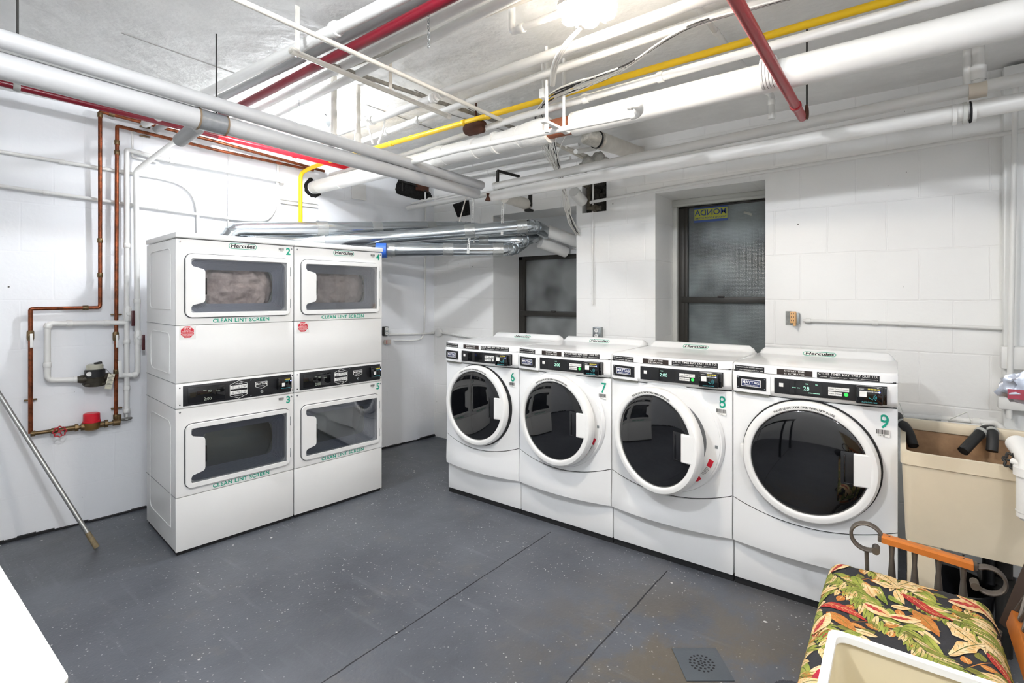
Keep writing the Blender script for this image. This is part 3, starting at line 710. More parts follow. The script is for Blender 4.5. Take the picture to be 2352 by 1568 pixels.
# ================================================================== STACKED DRYERS
DW, DD = .686, .66
def ray_r(fn_pts, N=72): return fn_pts
def rad_rect(a, x, z):
    c, s_ = abs(cos(a)), abs(sin(a)); return min(x/c if c > 1e-6 else 9, z/s_ if s_ > 1e-6 else 9)
def rad_rr(a, hx, hz, ex=10):
    return (abs(cos(a)/hx)**ex+abs(sin(a)/hz)**ex)**(-1/ex)
def dryer_stack(ox, nums, codes, label, bump_seed, pieces):
    """two dryers stacked as one cabinet; local x to the right, front at y = 0"""
    base = Vector((1.1866, 3.3246, 0)); a = radians(-5.34)
    e = Vector((cos(a), sin(a), 0))
    t = empty('stacked_dryer', base+e*(ox+DW/2), a); hx = DW/2
    tag(t, label, 'tumble dryer', 'stacked dryers against the left wall')
    s = MB().box(-hx+.012, hx-.012, .30, DD-.004, .024, 1.828, .004)
    for sd in (-1, 1): s.box(sd*(hx-.012)-.008, sd*(hx-.012)+.008, .012, DD, .02, 1.832, .003)
    for z0_, z1_ in ((.03, .345), (.83, 1.34), (1.815, 1.83)): s.box(-hx+.010, hx-.010, .013, .31, z0_, z1_)
    cab = s.build('cabinet', ENAMD, t)
    # pressed ribs on the left side
    rb = MB()
    for (y0, y1, z0, z1) in ((.10, .56, 1.42, 1.78), (.10, .56, .14, .76), (.12, .54, 1.04, 1.28)):
        pts = [(-hx+.001, y0, z0), (-hx+.001, y1, z0), (-hx+.001, y1, z1), (-hx+.001, y0, z1), (-hx+.001, y0, z0)]
        rb.tube(round_path(pts, .06), .0022, 8)
    rb.build('side_rib', ENAMD, cab)
    for z in (.333, .845, .992, 1.328): MB().box(-hx+.002, -hx+.005, .01, DD, z-.0015, z+.0015).build('side_seam', mat('grey_seam', '#8b8d8f', .6), cab, smooth=0)
    MB().box(-hx+.01, hx-.01, .01, DD-.02, 0, .022).build('plinth', SEAM, t, smooth=0)
    MB().box(-hx-.002, hx+.002, -.012, DD, 1.836, 1.868, .006, seg=3).build('top_cover', ENAMD, t)
    MB().box(-hx+.006, hx-.006, .004, .02, .02, 1.836).build('backing', SEAM, cab, smooth=0) if False else None
    G = .0025
    def flat(name, z0, z1, par=t): return MB().box(-hx+.0015, hx-.0015, 0, .014, z0+G, z1-G, .003).build(name, ENAMD, par)
    flat('lower_panel', .018, .333); flat('middle_panel', .992, 1.328)
    cp = flat('control_panel', .845, .992)
    for (zb, zt, num, code, up) in ((.333, .845, nums[1], codes[1], 0), (1.328, 1.833, nums[0], codes[0], 1)):
        dz0 = zb+.045; cz = dz0+.186; cx = 0.009
        fp = plate('front_panel', rrect(-hx+.0015, hx-.0015, zb+G, zt-G, .004, 2), [rrect(-.275+cx, .275+cx, cz-.155, cz+.155, .03, 4)], .014, .014, ENAMD, t)
        # door: white frame with a notch for the grip
        ox0, ox1 = -hx+.048, -hx+.656
        D = empty('door', (0, -.001, 0)); D.parent = t
        gx0, gx1, gz0, gz1 = -hx+.077, -hx+.634, cz-.159, cz+.159
        nx = -hx+.150; nt_, nb_ = cz+.092, cz-.092
        hole = [(gx1, gz1), (gx0+.006, gz1), (gx0, gz1-.006), (gx0, nt_+.035), (gx0+.008, nt_+.022), (gx0+.045, nt_+.012), (nx-.012, nt_+.008), (nx-.003, nt_), (nx, nt_-.012), (nx, nb_+.012), (nx-.003, nb_), (nx-.012, nb_-.008), (gx0+.045, nb_-.012), (gx0+.008, nb_-.022), (gx0, nb_-.035), (gx0, gz0+.006), (gx0+.006, gz0), (gx1, gz0)]
        plate('door_frame', rrect(ox0, ox1, dz0, dz0+.372, .036, 8), [hole], 0, .016, PLAS, D, bev=.002)
        q = MB(); 
        plate('door_gap', rrect(ox0-.004, ox1+.004, dz0-.004, dz0+.376, .04, 8), [rrect(ox0+.01, ox1-.01, dz0+.01, dz0+.362, .03, 8)], 0.0, .0022, mat('door_shadow_gap', '#4a4b4d', .7), fp)
        gl = [(x*.999, z) for x, z in hole]
        MB().prism(hole, .007, .010, RX).build('door_pane', PANE, D, smooth=0)
        MB().box(nx-.004, nx+.010, -.0125, -.004, cz-.052, cz+.046, .003).build('grip_cup', BLKG, D)
        for hz in (cz+.10, cz-.11): MB().box(ox1-.004, ox1+.006, -.010, .0, hz-.03, hz+.03, .002).build('hinge', GALV, D)
        # funnel behind the pane, ribbed, leading to the drum mouth
        Nn = 96; f = MB(); prev = None; K = 22
        mx0, mx1 = -hx+.158, -hx+.578; mcx, mhx = (mx0+mx1)/2, (mx1-mx0)/2
        def mouth(a_):
            return min(rad_rr(a_, mhx, .104, 14), rad_rr(a_, mhx*1.03, .19, 2.4))
        ocx, ohx = (gx0+gx1)/2, (gx1-gx0)/2
        for k in range(K+1):
            u = k/K; rg = []
            rib = .0025 if k % 2 else 0
            for j in range(Nn):
                a_ = 2*pi*j/Nn
                A = Vector((ocx+rad_rr(a_, ohx+.002, .161, 40)*cos(a_), 0, cz+rad_rr(a_, ohx+.002, .161, 40)*sin(a_)))
                B = Vector((mcx+mouth(a_)*cos(a_), 0, cz-.004+mouth(a_)*sin(a_)))
                p = A.lerp(B, u**.9); p.y = .002+.075*u+rib
                rg.append(f.bm.verts.new(p))
            if prev:
                for j in range(Nn): f.bm.faces.new((prev[j], prev[(j+1) % Nn], rg[(j+1) % Nn], rg[j]))
            prev = rg
        f.build('door_funnel', FUNNEL, D, smooth=25)
        # drum
        MB().lathe([(.21, .0), (.285, -.02), (.30, -.05), (.30, -.20), (0.0, -.205)], T((mcx, .080, cz)) @ RX, 48, caps=False).build('drum', DRUM, t, smooth=40)
        # writing and stickers
        text('number_sticker', num, .062 if up else .064, GRN, t, hx-.036, -.0008, zt-.040, bold=.03, sx=.95)
        barcode(t, hx-.082, 0, zt-.028, .034, .022, idx_seed(num), code)
        for sx_, sz_ in ((-hx+.022, zt-.020), (hx-.014, zt-.020)):
            MB().lathe([(.006, 0), (.005, .002), (0, .003)], T((sx_, 0, sz_)) @ RX, 12).build('screw', GALV, fp)
        text('notice_lettering', 'CLEAN LINT SCREEN', .031, GRN, t, .018, -.0008, zb+.021, bold=.026, spacing=1.1, sx=1.06)
    logo(t, .022, -.0002, 1.808, .168, .040)
    # stop sticker
    oc = [(.036*cos(pi/8+k*pi/4), .036*sin(pi/8+k*pi/4)) for k in range(8)]
    M = T((-hx+.060, 0, 1.288))
    MB().box(-hx+.018, -hx+.104, -.0005, 0, 1.244, 1.326).build('sticker_sheet', WST, t, smooth=0)
    ss = MB().prism(oc, .0004, .0010, M @ RX).build('stop_sticker', REDS, t, smooth=0)
    joined_text('lettering', [('STOP', .017, M @ T((0, -.0014, .021)), .02)]+[(w_, .0062, M @ T((0, -.0014, .010-.0075*i)), .01) for i, w_ in enumerate(('DO NOT PUT', 'RUBBER OR PLASTIC', 'ITEMS WITH OIL, GASOLINE', 'OR PAINT IN DRYER', 'CLEAN LINT FIRST', 'FIRE RISK'))], WINK, ss)
    # control strip
    st_ = MB().box(-hx+.037, hx-.018, -.0035, 0, .858, .976, .002).build('control_strip', BLK, t)
    def L(x): return x-hx
    MB().box(L(.062), L(.262), -.006, -.003, .872, .962, .002).build('screen', BLKG, st_)
    joined_text('digits', [('2:00', .024, T((L(.165), -.0068, .885)), .0), ('PRICE', .007, T((L(.150), -.0068, .937)), .01), ('90', .018, T((L(.176), -.0068, .930)), .0), ('MINUTES', .006, T((L(.22), -.0068, .925)), .01)], mat('dim_digits', '#8c9488', .4, emit=.15), st_)
    hexa = plate('key_outline', [(L(.340+xx), .917+zz) for xx, zz in ((-.052, -.034), (0, -.056), (.052, -.034), (.052, .034), (0, .056), (-.052, .034))], [[(L(.340+xx), .917+zz) for xx, zz in ((-.050, -.033), (0, -.0535), (.050, -.033), (.050, .033), (0, .0535), (-.050, .033))]], -.0034, .0008, WINK, st_)
    joined_text('key_lettering', [('UPPER DRYER', .007, T((L(.340), -.0042, .954)), .02), ('LOWER DRYER', .007, T((L(.340), -.0042, .880)), .02)], WINK, st_)
    for r_ in range(2):
        for c_ in range(3):
            x0 = L(.2915+c_*.033); z0 = (.923, .889)[r_]
            b = MB().box(x0, x0+.031, -.0048, -.0034, z0, z0+.022, .001).build('key', WST, st_)
            joined_text('lettering', [(('HIGH', 'MED', 'DELICATE', 'LOW', 'NORMAL', 'NO HEAT')[r_*3+c_], .0058, T((x0+.0155, -.0052, z0+.015)), .01), ('TEMP', .005, T((x0+.0155, -.0052, z0+.007)), .01)], INK, b)
    sh = [(-.034, .018), (.034, .018), (.034, -.010), (0, -.024), (-.034, -.010)]
    em = MB().prism([(L(.476)+x*1.08, .930+z*1.08) for x, z in sh], .0034, .0042, RX).build('emblem', WINK, st_, smooth=0)
    MB().prism([(L(.476)+x*.98, .930+z*.96) for x, z in sh], .0042, .0047, RX).build('emblem_field', BLK, em, smooth=0)
    joined_text('lettering', [('MAYTAG', .0165, T((L(.476), -.0052, .936)), .02), ('COMMERCIAL', .006, T((L(.476), -.0052, .922)), .01)], WINK, em)
    MB().lathe([(.010, 0), (.010, .004), (.008, .006), (0, .006)], T((L(.478), -.0034, .885)) @ RX, 24).build('key_lock', GALV, st_)
    for sx_ in (.412,):
        for sz_ in (.967, .866): MB().lathe([(.003, 0), (0, .002)], T((L(sx_), -.0034, sz_)) @ RX, 10).build('screw', GALV, st_)
    for sx_ in (.022, .677):
        for sz_ in (.966, .868): MB().lathe([(.004, 0), (.0035, .0015), (0, .002)], T((L(sx_), 0, sz_)) @ RX, 10).build('screw', SEAM, cp)
    rd = MB().box(L(.572), L(.660), -.034, -.002, .884, .962, .005, seg=3).build('card_reader', BLKG, t)
    MB().box(L(.594), L(.612), -.0352, -.034, .905, .928).build('reader_label', WST, rd, smooth=0)
    k = MB()
    for i in range(4): k.box(L(.612+i*.009), L(.619+i*.009), -.0352, -.034, .945, .952)
    k.build('amber_keys', AMB, rd, smooth=0)
    MB().lathe([(.004, 0), (0, .002)], T((L(.652), -.034, .938)) @ RX, 12).build('blue_light', LEDB, rd)
    joined_text('lettering', [('PLACE CARD HERE', .007, T((L(.618), -.0355, .893)), .015), ('REMOVE', .006, T((L(.628), -.0355, .938)), .015)], mat('cyan_ink', '#3f98a0', .4, emit=.05), rd)
    return t, e, a
def idx_seed(s): return ord(s)
d1, e_, a_ = dryer_stack(0, ('2', '3'), ('316152', '316153'), 'white stacked dryer with numbers 2 above and 3 below, nearer the copper pipes', 1, 1)
d2, e_, a_ = dryer_stack(.690, ('4', '5'), ('316154', '316155'), 'white stacked dryer with numbers 4 above and 5 below, nearer the windows', 2, 1)
# laundry inside the two upper drums
def laundry(ox, label, seed, m, sc):
    base = Vector((1.1866, 3.3246, 0)); c = base+Vector((cos(a_), sin(a_), 0))*(ox+.368)+Vector((-sin(a_), cos(a_), 0))*.19; c.z = 1.552
    bm = bmesh.new(); bmesh.ops.create_icosphere(bm, subdivisions=5, radius=1)
    for v in bm.verts:
        p = v.co.copy(); q = Vector((p.x, 0, p.z)); sw = q.length*3.0
        an = atan2(p.z, p.x)+sw*.5
        n_ = noise.noise(Vector((cos(an)*2.2, q.length*7, sin(an)*2.2+seed)))*.16+noise.noise(p*6+Vector((seed, 0, 0)))*.06
        v.co = Vector((p.x*.255, p.y*(.085)*(1+n_*3)+(-n_*.03), p.z*.235*sc))*(1+n_*.3)
    me = bpy.data.meshes.new('laundry_load'); bm.to_mesh(me); bm.free(); me.materials.append(m); me.shade_smooth()
    o = bpy.data.objects.new('laundry_load', me); COL.objects.link(o); o.location = c; o.rotation_euler = (0, 0, a_)
    tag(o, label, 'laundry', 'laundry in the upper dryers')
laundry(0, 'pale beige laundry seen through the door of dryer 2', 3, CLOTH, 1.0)
laundry(.690, 'greyer beige laundry seen through the door of dryer 4', 9, mat('grey_beige_laundry', '#cfc2ba', .85, bump=.6, bscale=14, bdist=.03, vary=.3, vscale=9), .95)

# ================================================================== LAMPS
def emit_mat(name, col, s): return mat(name, col, .5, emit=s)
# cluster lamp on the ceiling
LC1 = P(1348, 22, Z=2.60)
lc = empty('cluster_lamp', LC1, radians(20)); tag(lc, 'bright white seven-lens cluster lamp hanging under the ceiling above the washers', 'lamp')
MB().lathe([(.05, .03), (.115, .02), (.122, .0), (.11, -.006)], None, 6).build('lamp_body', mat('lamp_white', '#d5d6d3', .4), lc, smooth=20)
for k in range(7):
    rr, aa = (0, 0) if k == 6 else (.082, k*pi/3)
    MB().lathe([(.031, -.004), (.034, -.010), (.026, -.018), (0, -.021)], T((rr*cos(aa), rr*sin(aa), -.002)), 24).build('lens', emit_mat('lens_glow', '#fff3e2', LAMP_L['cluster']), lc)
for k in range(6):
    a0 = k*pi/3+pi/6; MB().box(.05, .118, -.003, .003, -.012, .0, M=Matrix.Rotation(a0, 4, 'Z')).build('fin', mat('lamp_grey', '#9a9a97', .5), lc, smooth=0)
MB().tube([(0, 0, .03), (0, 0, ZC-LC1.z)], .02, 12).build('stem', PIPEW, lc)
def globe_lamp(loc, label, L, chain=True):
    g = empty('bulb_lamp', loc); tag(g, label, 'lamp')
    MB().lathe([(0, -.052), (.02, -.05), (.04, -.034), (.052, -.005), (.05, .02), (.032, .036), (.02, .04)], None, 32).build('bulb', emit_mat('bulb_glow_%d' % L, '#f7faff', L), g)
    MB().lathe([(.03, .036), (.05, .045), (.055, ZC-loc.z)], None, 32).build('lamp_holder', PLAS, g)
    return g
L2 = P(688, 264, Z=2.68)
g2 = globe_lamp(L2, 'glowing bulb on the ceiling above the dryers, partly behind the grey pipes', LAMP_L['globe'])
MB().box(.07, .15, -.05, .03, ZC-L2.z-.055, ZC-L2.z, .004).build('junction_box', PLAS, g2)
MB().tube(smooth_path([(.10, -.02, .06), (.14, -.02, .02), (.17, -.04, .05), (.15, -.06, .0)]), .004, 8).build('cord', CABK, g2)
MB().box(-.04, .04, -.004, .004, -.02, .02, M=T((.15, -.07, -.01)) @ Matrix.Rotation(.7, 4, 'Y')).build('dangling_plate', GALV, g2)
globe_lamp(Vector((.27, 1.16, 2.64)), 'bulb lamp on the ceiling over the middle of the room', LAMP_L['globe2'])
globe_lamp(Vector((.2, -.9, 2.64)), 'added fill bulb on the ceiling behind the camera, out of view', LAMP_L['back'])  # unseen bulb added behind the camera to brighten the machine fronts
def chain(x, y, z0, z1, label):
    mb = MB(); z = z1; i = 0
    while z > z0:
        R = Matrix.Rotation(pi/2*(i % 2), 4, 'Z'); pts = [T((x, y, z)) @ R @ Vector((.005*cos(q), 0, .009*sin(q))) for q in [2*pi*j/10 for j in range(11)]]
        mb.tube(pts, .0013, 5, caps=False); z -= .0145; i += 1
    o = mb.build('hanging_chain', GALV); tag(o, label, 'chain')
c = P(984, 35, Z=2.66); chain(c.x, c.y, P(984, 112, X=c.x).z, ZC, 'short loose chain hanging from the ceiling beside the dark red pipe')
c = P(687, 195, Z=2.70); chain(c.x, c.y, P(687, 245, X=c.x).z, ZC, 'thin chain hanging just above the glowing bulb')

# ================================================================== CEILING PIPES
def zz(p, q, Z, e=0.0, e2=0.0):
    """run between two sight lines at height Z, lengthened by e / e2 metres"""
    a, b = P(*p, Z=Z), P(*q, Z=Z); d = (b-a).normalized(); return [a-d*e, b+d*e2]
pw = 'white pipes under the ceiling'
# yellow gas line
A, B = P(2050, 0, Z=2.60), P(880, 335, Z=2.60)
dY = (B-A).normalized(); c1 = B+dY*.78; el = PL(690, 398, .07); 
pipe('gas_pipe', [A-dY*1.6, c1, PL(712, 386, .18), el, Vector((el.x, el.y, 1.3))], .0165, YEL, 'bright yellow gas pipe running under the ceiling and down behind the dryers', 'pipe', None, bend=.06, couplings=(.52, .55, .655, .73), cr=1.25)
mb = MB(); c = PL(688, 467, .012)
o = mb.box(-.16, .16, -.012, .012, -.02, -.012).box(-.16, .16, -.012, .012, .012, .02).box(-.16, .16, .008, .014, -.02, .02).build('strut_channel', PIPEW, loc=c, rot=(0, 0, LA))
tag(o, 'short slotted white strut channel on the left wall holding the yellow pipe', 'bracket')
# big insulated pipe from the left wall to the right of the room
zb = 2.45; bl_ = PL(720, 431, -.02)
A = Vector((2.425, -1.55, zb)); B = Vector((bl_.x, bl_.y, bl_.z))
big = MB().tube([A, P(1318, 285, Z=zb)+Vector((0, 0, 0))], .064, 32).tube([P(1262, 298, Z=zb), P(1180, 318, Z=zb)], .064, 32)
pm = P(1316, 285, Z=zb); q1 = P(1262, 298, Z=zb)
bo = big.build('steam_pipe', PIPEW); tag(bo, 'widest white insulated pipe crossing under the ceiling into a ragged hole in the left wall', 'pipe')
MB().tube([P(1330, 282, Z=zb), P(1250, 301, Z=zb)], .052, 28).build('bare_pipe_section', mat('rusty_orange_pipe', '#a86240', .7, bump=.6, bscale=40, vary=.55, vscale=14), bo)
ps = [P(1200, 313, Z=zb), P(1090, 341, Z=zb), P(1000, 362, Z=zb), P(930, 380, Z=zb), B]
MB().tube([ps[0], ps[1]], .060, 32).tube([ps[1], ps[2]], .064, 32).tube([ps[2]-Vector((0, 0, 0)), ps[3], B], .058, 32).build('pipe_jacket', PIPEW, bo)
WRAP = mat('crinkled_wrap', '#e4e4e0', .45, bump=1, bscale=35, bdist=.006)
for f0, rr in ((.02, .067), (.5, .069), (.94, .067)):
    a = ps[0].lerp(ps[1], f0); MB().tube([a, a+(ps[1]-ps[0]).normalized()*.02], rr, 32).build('tape_wrap', WRAP, bo)
a = ps[2]; d = (ps[1]-ps[2]).normalized()
MB().tube([a-d*.03, a+d*.05, a+d*.11], .07, 28, radii=[.065, .073, .066]).build('tape_wrap', WRAP, bo)
MB().tube([P(1262, 298, Z=zb)+Vector((0, .0, 0)), P(1262, 298, Z=zb)+Vector((0, .08, 0)), P(1262, 298, Z=zb)+Vector((0, .17, 0))], .07, 32, radii=[.073, .076, .068]).build('tape_wrap', WRAP, bo)
for px_ in (735, 790): 
    q = ps[3].lerp(B, (930-px_)/(930-720)); MB().tube([q, q+(ps[3]-B).normalized()*.018], .0615, 28).build('tape_wrap', WRAP, bo)
c = P(1784, 163, Z=zb); mb = MB()
for k in range(5): mb.tube([Vector((c.x, c.y+.012*k-.001, zb)), Vector((c.x, c.y+.004+.012*k, zb)), Vector((c.x, c.y+.009+.012*k, zb))], .0645, 28, radii=[.0638, .0646, .0638])
mb.build('jacket_seam', PIPEW, bo)
# hanger of the big pipe
c = P(1274, 290, Z=zb-.08); hg = MB()
hg.box(c.x-.11, c.x+.13, c.y-.016, c.y+.016, zb-.088, zb-.074, .002)
hg.tube([(c.x-.075, c.y, zb-.09), (c.x-.075, c.y, ZC)], .008, 10).tube([(c.x+.09, c.y, zb-.09), (c.x+.09, c.y, ZC)], .008, 10).tube([(c.x-.075, c.y, zb-.13), (c.x-.075, c.y, zb-.07)], .012, 8)
o = hg.build('pipe_hanger', PIPEW); tag(o, 'white trapeze hanger bar with rods under the wide pipe at its bare rusty gap', 'hanger')
# ragged hole around it
mb = MB(); out = []; inn = []
for k in range(28):
    q = 2*pi*k/28; R = .066+.012*random.random()+(.014 if cos(q) < -.2 or sin(q) < -.6 else 0)
    out.append((R*cos(q), R*sin(q))); inn.append((.055*cos(q), .055*sin(q)))
o = plate('wall_hole', out, [inn], 0, .004, HOLEM, None); wp = PL(720, 431, .001); o.location = wp; o.rotation_euler = (0, 0, LA)
tag(o, 'ragged black gap in the left wall around the wide white pipe', 'hole')
# thin pipe above it, capped stub, elbow pipe in front
pipe('pipe', [P(2140, 0, Z=2.55)+Vector((0, -1.2, 0)), P(1600, 153, Z=2.55), P(1197, 268, Z=2.55), P(930, 356, Z=2.55), P(760, 402, Z=2.55)], .020, PIPEW, 'thin white pipe running just above the widest insulated pipe', group=pw, couplings=(.42, .5, .66))
A, B = P(1463, 262, Z=2.36), P(1050, 345, Z=2.36)
e1 = A+Vector((.02, -.02, 0)); 
sl = pipe('pipe', [A, B, P(900, 385, Z=2.37)], .015, PIPEW, 'slim white pipe with an upturned open elbow in front of the widest pipe', group=pw)
ep = smooth_path([A+(B-A).normalized()*.03, A, P(1470, 250, Z=2.37), P(1462, 238, Z=2.375), P(1446, 240, Z=2.38)], 2)
MB().tube(ep, .021, 16).build('open_elbow', PIPEW, sl); d = (ep[-1]-ep[-2]).normalized(); MB().tube([ep[-1]-d*.012, ep[-1]+d*.004], .026, 16).build('elbow_lip', PIPEW, sl); MB().tube([ep[-1]+d*.004, ep[-1]+d*.005], .014, 16).build('elbow_mouth', RUST, sl)
# two mid-size white pipes
pipe('pipe', [P(1600, 4, Z=2.62)+Vector((0, -1.3, 0)), P(1600, 4, Z=2.62), P(1274, 122, Z=2.62), P(1002, 218, Z=2.62)], .0235, PIPEW, 'white pipe passing just below the cluster lamp, upper of two parallel pipes', group=pw, couplings=(.99,))
pipe('pipe', [P(1004, 222, Z=2.60), P(891, 264, Z=2.60), P(796, 298, Z=2.60), P(700, 335, Z=2.60)], .022, PIPEW, 'white pipe section beyond the crossing rails, bright near the bulb', group=pw, couplings=(.02, .42))
pipe('pipe', [P(1600, 50, Z=2.60)+Vector((0, -1.3, 0)), P(1600, 50, Z=2.60), P(1274, 161, Z=2.60), P(1025, 253, Z=2.60), P(940, 283, Z=2.60), P(834, 323, Z=2.60), P(740, 355, Z=2.6)], .019, PIPEW, 'white pipe between the cluster lamp and the yellow pipe, lower of two parallel pipes', group=pw, couplings=(.62, .72, .8))
# conduit at the cluster lamp
a, b = P(1290, 28, Z=2.63), P(1176, 74, Z=2.63)
pipe('conduit', [a, b, Vector((b.x, b.y, ZC))], .015, PIPEW, 'short white conduit turning up into the ceiling beside the cluster lamp', 'conduit', bend=.02, couplings=(.55,))
# strip going down right of the lamp, and beam across the pipes
pipe('conduit', [P(1586, -20, Z=2.70), P(1618, 40, Z=2.70), P(1690, 130, Z=2.70)]+[P(1760, 210, Z=2.70)], .013, PIPEW, 'white conduit crossing the ceiling between the yellow pipe and the bright red pipe', 'conduit', couplings=(.3,))
q = P(1772, 215, Z=2.62); pipe('conduit', [P(1740, 205, Z=2.66), q, Vector((q.x, q.y, P(1772, 270, X=q.x).z))], .015, PIPEW, 'short white capped drop pipe beside the bright red pipe', 'conduit', bend=.02, couplings=(.97, .6), cr=1.25)
# sprinkler pipes
A, B = P(1690, 0, Z=2.34), P(1843, 270, Z=2.34); d = (B-A).normalized()
rp_ = pipe('sprinkler_pipe', [A-d*1.5, B], .0195, REDB, 'bright red sprinkler pipe running under the ceiling towards the window wall', 'pipe', 'red sprinkler pipes', couplings=(.93,), cr=1.2)
h = B-d*.06
o = MB().tube([(h.x+.05, h.y-.02, ZC), (h.x+.05, h.y-.02, h.z+.05)], .004, 8).build('hanger_rod', DARK, rp_)
mb = MB(); mb.tube([Vector((h.x+.05+.03*cos(q), h.y-.02, h.z+.02+.03*sin(q))) for q in [2*pi*k/16 for k in range(17)]], .005, 8); mb.build('hanger_ring', RUST, rp_)
A, B = P(1020, 0, Z=2.62), P(510, 265, Z=2.62); d = (B-A).normalized()
pipe('sprinkler_pipe', [A-d*2.6, B+d*.42], .023, REDD, 'dark purplish red sprinkler pipe crossing the upper left ceiling', 'pipe', 'red sprinkler pipes')
A, B = PL(0, 189, .40), PL(822, 391, .40); d = (B-A).normalized()
rl = pipe('sprinkler_pipe', [A-d*1.6, A+(B-A)*.5], .021, REDD, 'red sprinkler pipe along the left wall beneath the big grey pipes', 'pipe', 'red sprinkler pipes', couplings=(.62,), cm=mat('grey_fitting', '#9c9c98', .5))
MB().tube([A+(B-A)*.5, B], .021, 16).build('bright_red_section', mat('bright_red_paint', '#dd1c2c', .3), rl)
for f_ in (.06, .5, .93, .995):
    q = A+(B-A)*(.5+.5*f_); MB().tube([q-d*.014, q+d*.014], .026, 16).build('coupling', mat('bright_red_paint', '#dd1c2c', .3), rl)
# bundle beside the dark red pipe
for i, (p, q, r_, Z_) in enumerate((((906, 0), (475, 214), .026, 2.66), ((968, 0), (492, 232), .022, 2.68), ((1095, 0), (612, 240), .021, 2.67), ((1165, 0), (625, 268), .022, 2.66))):
    a, b = zz(p, q, Z_, 2.2, .9 if i < 2 else .7)
    pipe('pipe', [a, b], r_, PIPEW if i != 1 else PIPEG, ('outermost white pipe above the dark red pipe, farthest left of the bundle', 'white pipe tucked between the dark red pipe and the outermost pipe', 'white pipe just right of the dark red pipe, first of two', 'white pipe second to the right of the dark red pipe, passing over the bulb')[i], group='pipe bundle beside the dark red pipe', couplings=(.55,) if i == 0 else ())
pipe('pipe', [P(1230, -10, Z=2.70), P(700, 190, Z=2.70)], .012, PIPEI, 'thin cream pipe close to the ceiling beside the chain', group='pipe bundle beside the dark red pipe')
# crossing rails, rusty painted
a, b = P(530, -8, Z=2.56), P(1163, 281, Z=2.56)
pipe('rail_pipe', [a-(b-a).normalized()*.5, b], .011, PIPEI, 'thin cream painted pipe crossing diagonally over the others, upper of two', group='thin cream pipes crossing the ceiling')
a, b = P(666, 115, Z=2.55), P(1033, 268, Z=2.55)
rr_ = pipe('rail_pipe', [a, b], .0125, PIPEI, 'thin cream painted pipe with a capped end and rust, lower of two', group='thin cream pipes crossing the ceiling', couplings=(.02, .985), cr=1.35)
for px_, py_ in ((897, 212), (683, 120)):
    q = P(px_, py_, Z=2.55); MB().box(q.x-.01, q.x+.01, q.y-.002, q.y+.002, 2.55, ZC).build('strap', PIPEI, rr_)
mb = MB()
a, b = P(700, 128, Z=2.66), P(1200, 300, Z=2.66)
for k in range(24):
    p = a.lerp(b, k/24+random.uniform(-.01, .01)); q = a.lerp(b, k/24+.07); o_ = Vector((random.uniform(-.02, .02), random.uniform(-.02, .02), random.uniform(-.01, .02)))
    mb.tube([p+o_, q+o_*.5], .003, 6)
mb.tube([a, b], .012, 8)
o = mb.build('armoured_cable', mat('grubby_cable', '#b3aea4', .6, bump=.6, bscale=60, vary=.5, vscale=30)); tag(o, 'grubby bundle of thin cables lying along the crossing cream pipes', 'cable', kind='stuff')
# rust-brown drum fitting
c = P(1093, 293, Z=2.56); q = P(1065, 303, Z=2.55)
d = Vector((0, 1, 0))
o = MB().tube([c+Vector((0, -.07, .0)), c+Vector((0, -.05, 0)), c+Vector((0, .06, 0)), c+Vector((0, .085, 0))], .04, 24, radii=[.028, .042, .042, .03]).tube([c, c+Vector((0, 0, ZC-c.z))], .006, 8).build('pipe_fitting', RUST)
tag(o, 'rust-brown drum-shaped pipe fitting between the yellow pipe and the widest pipe', 'fitting')
# ================================================================== the two pipe pairs meeting over the dryers
JX, JY = 3.02, 2.56
def at_x(px, py): return P(px, py, X=JX)
ra, rb_ = P(1140, 427, X=JX), P(2352, 181, X=JX)
d = (rb_-ra).normalized()
rp1 = pipe('pipe', [ra, rb_+d*1.0], .028, PIPEW, 'upper white pipe of the pair running along the window wall', group='pipe pair along the window wall', couplings=())
q = P(2245, 207, X=JX)
MB().tube([q-d*.03, q+d*.03], .034, 20).build('clamp_band', mat('stained_band', '#d9cfbf', .5), rp1)
for px_, r__ in ((2222, .016), (2246, .023)):
    q = P(px_, 200, X=JX); MB().tube([q, (q.x, q.y, ZC)], r__, 14).build('drop_pipe', PIPEW, rp1)
q = P(2246, 185, X=JX); MB().tube([q, q+Vector((0, 0, .06))], .029, 16).build('socket', PIPEW, rp1)
la, lb_ = P(1132, 450, X=JX), P(2352, 232, X=JX); d = (lb_-la).normalized()
rp2 = pipe('pipe', [la, lb_+d*1.0], .038, PIPEW, 'lower wider white pipe of the pair running along the window wall', group='pipe pair along the window wall')
q = P(2215, 260, X=JX)
for o_, rr, m_ in ((-.035, .046, PIPEW), (0, .047, WFRW), (.03, .046, PIPEW)): MB().tube([q+d*o_-d*.006, q+d*o_+d*.008], rr, 20).build('band', m_, rp2)
MB().tube([q+d*.016, q+d*.022], .0465, 20).build('band_gap', SEAM, rp2)
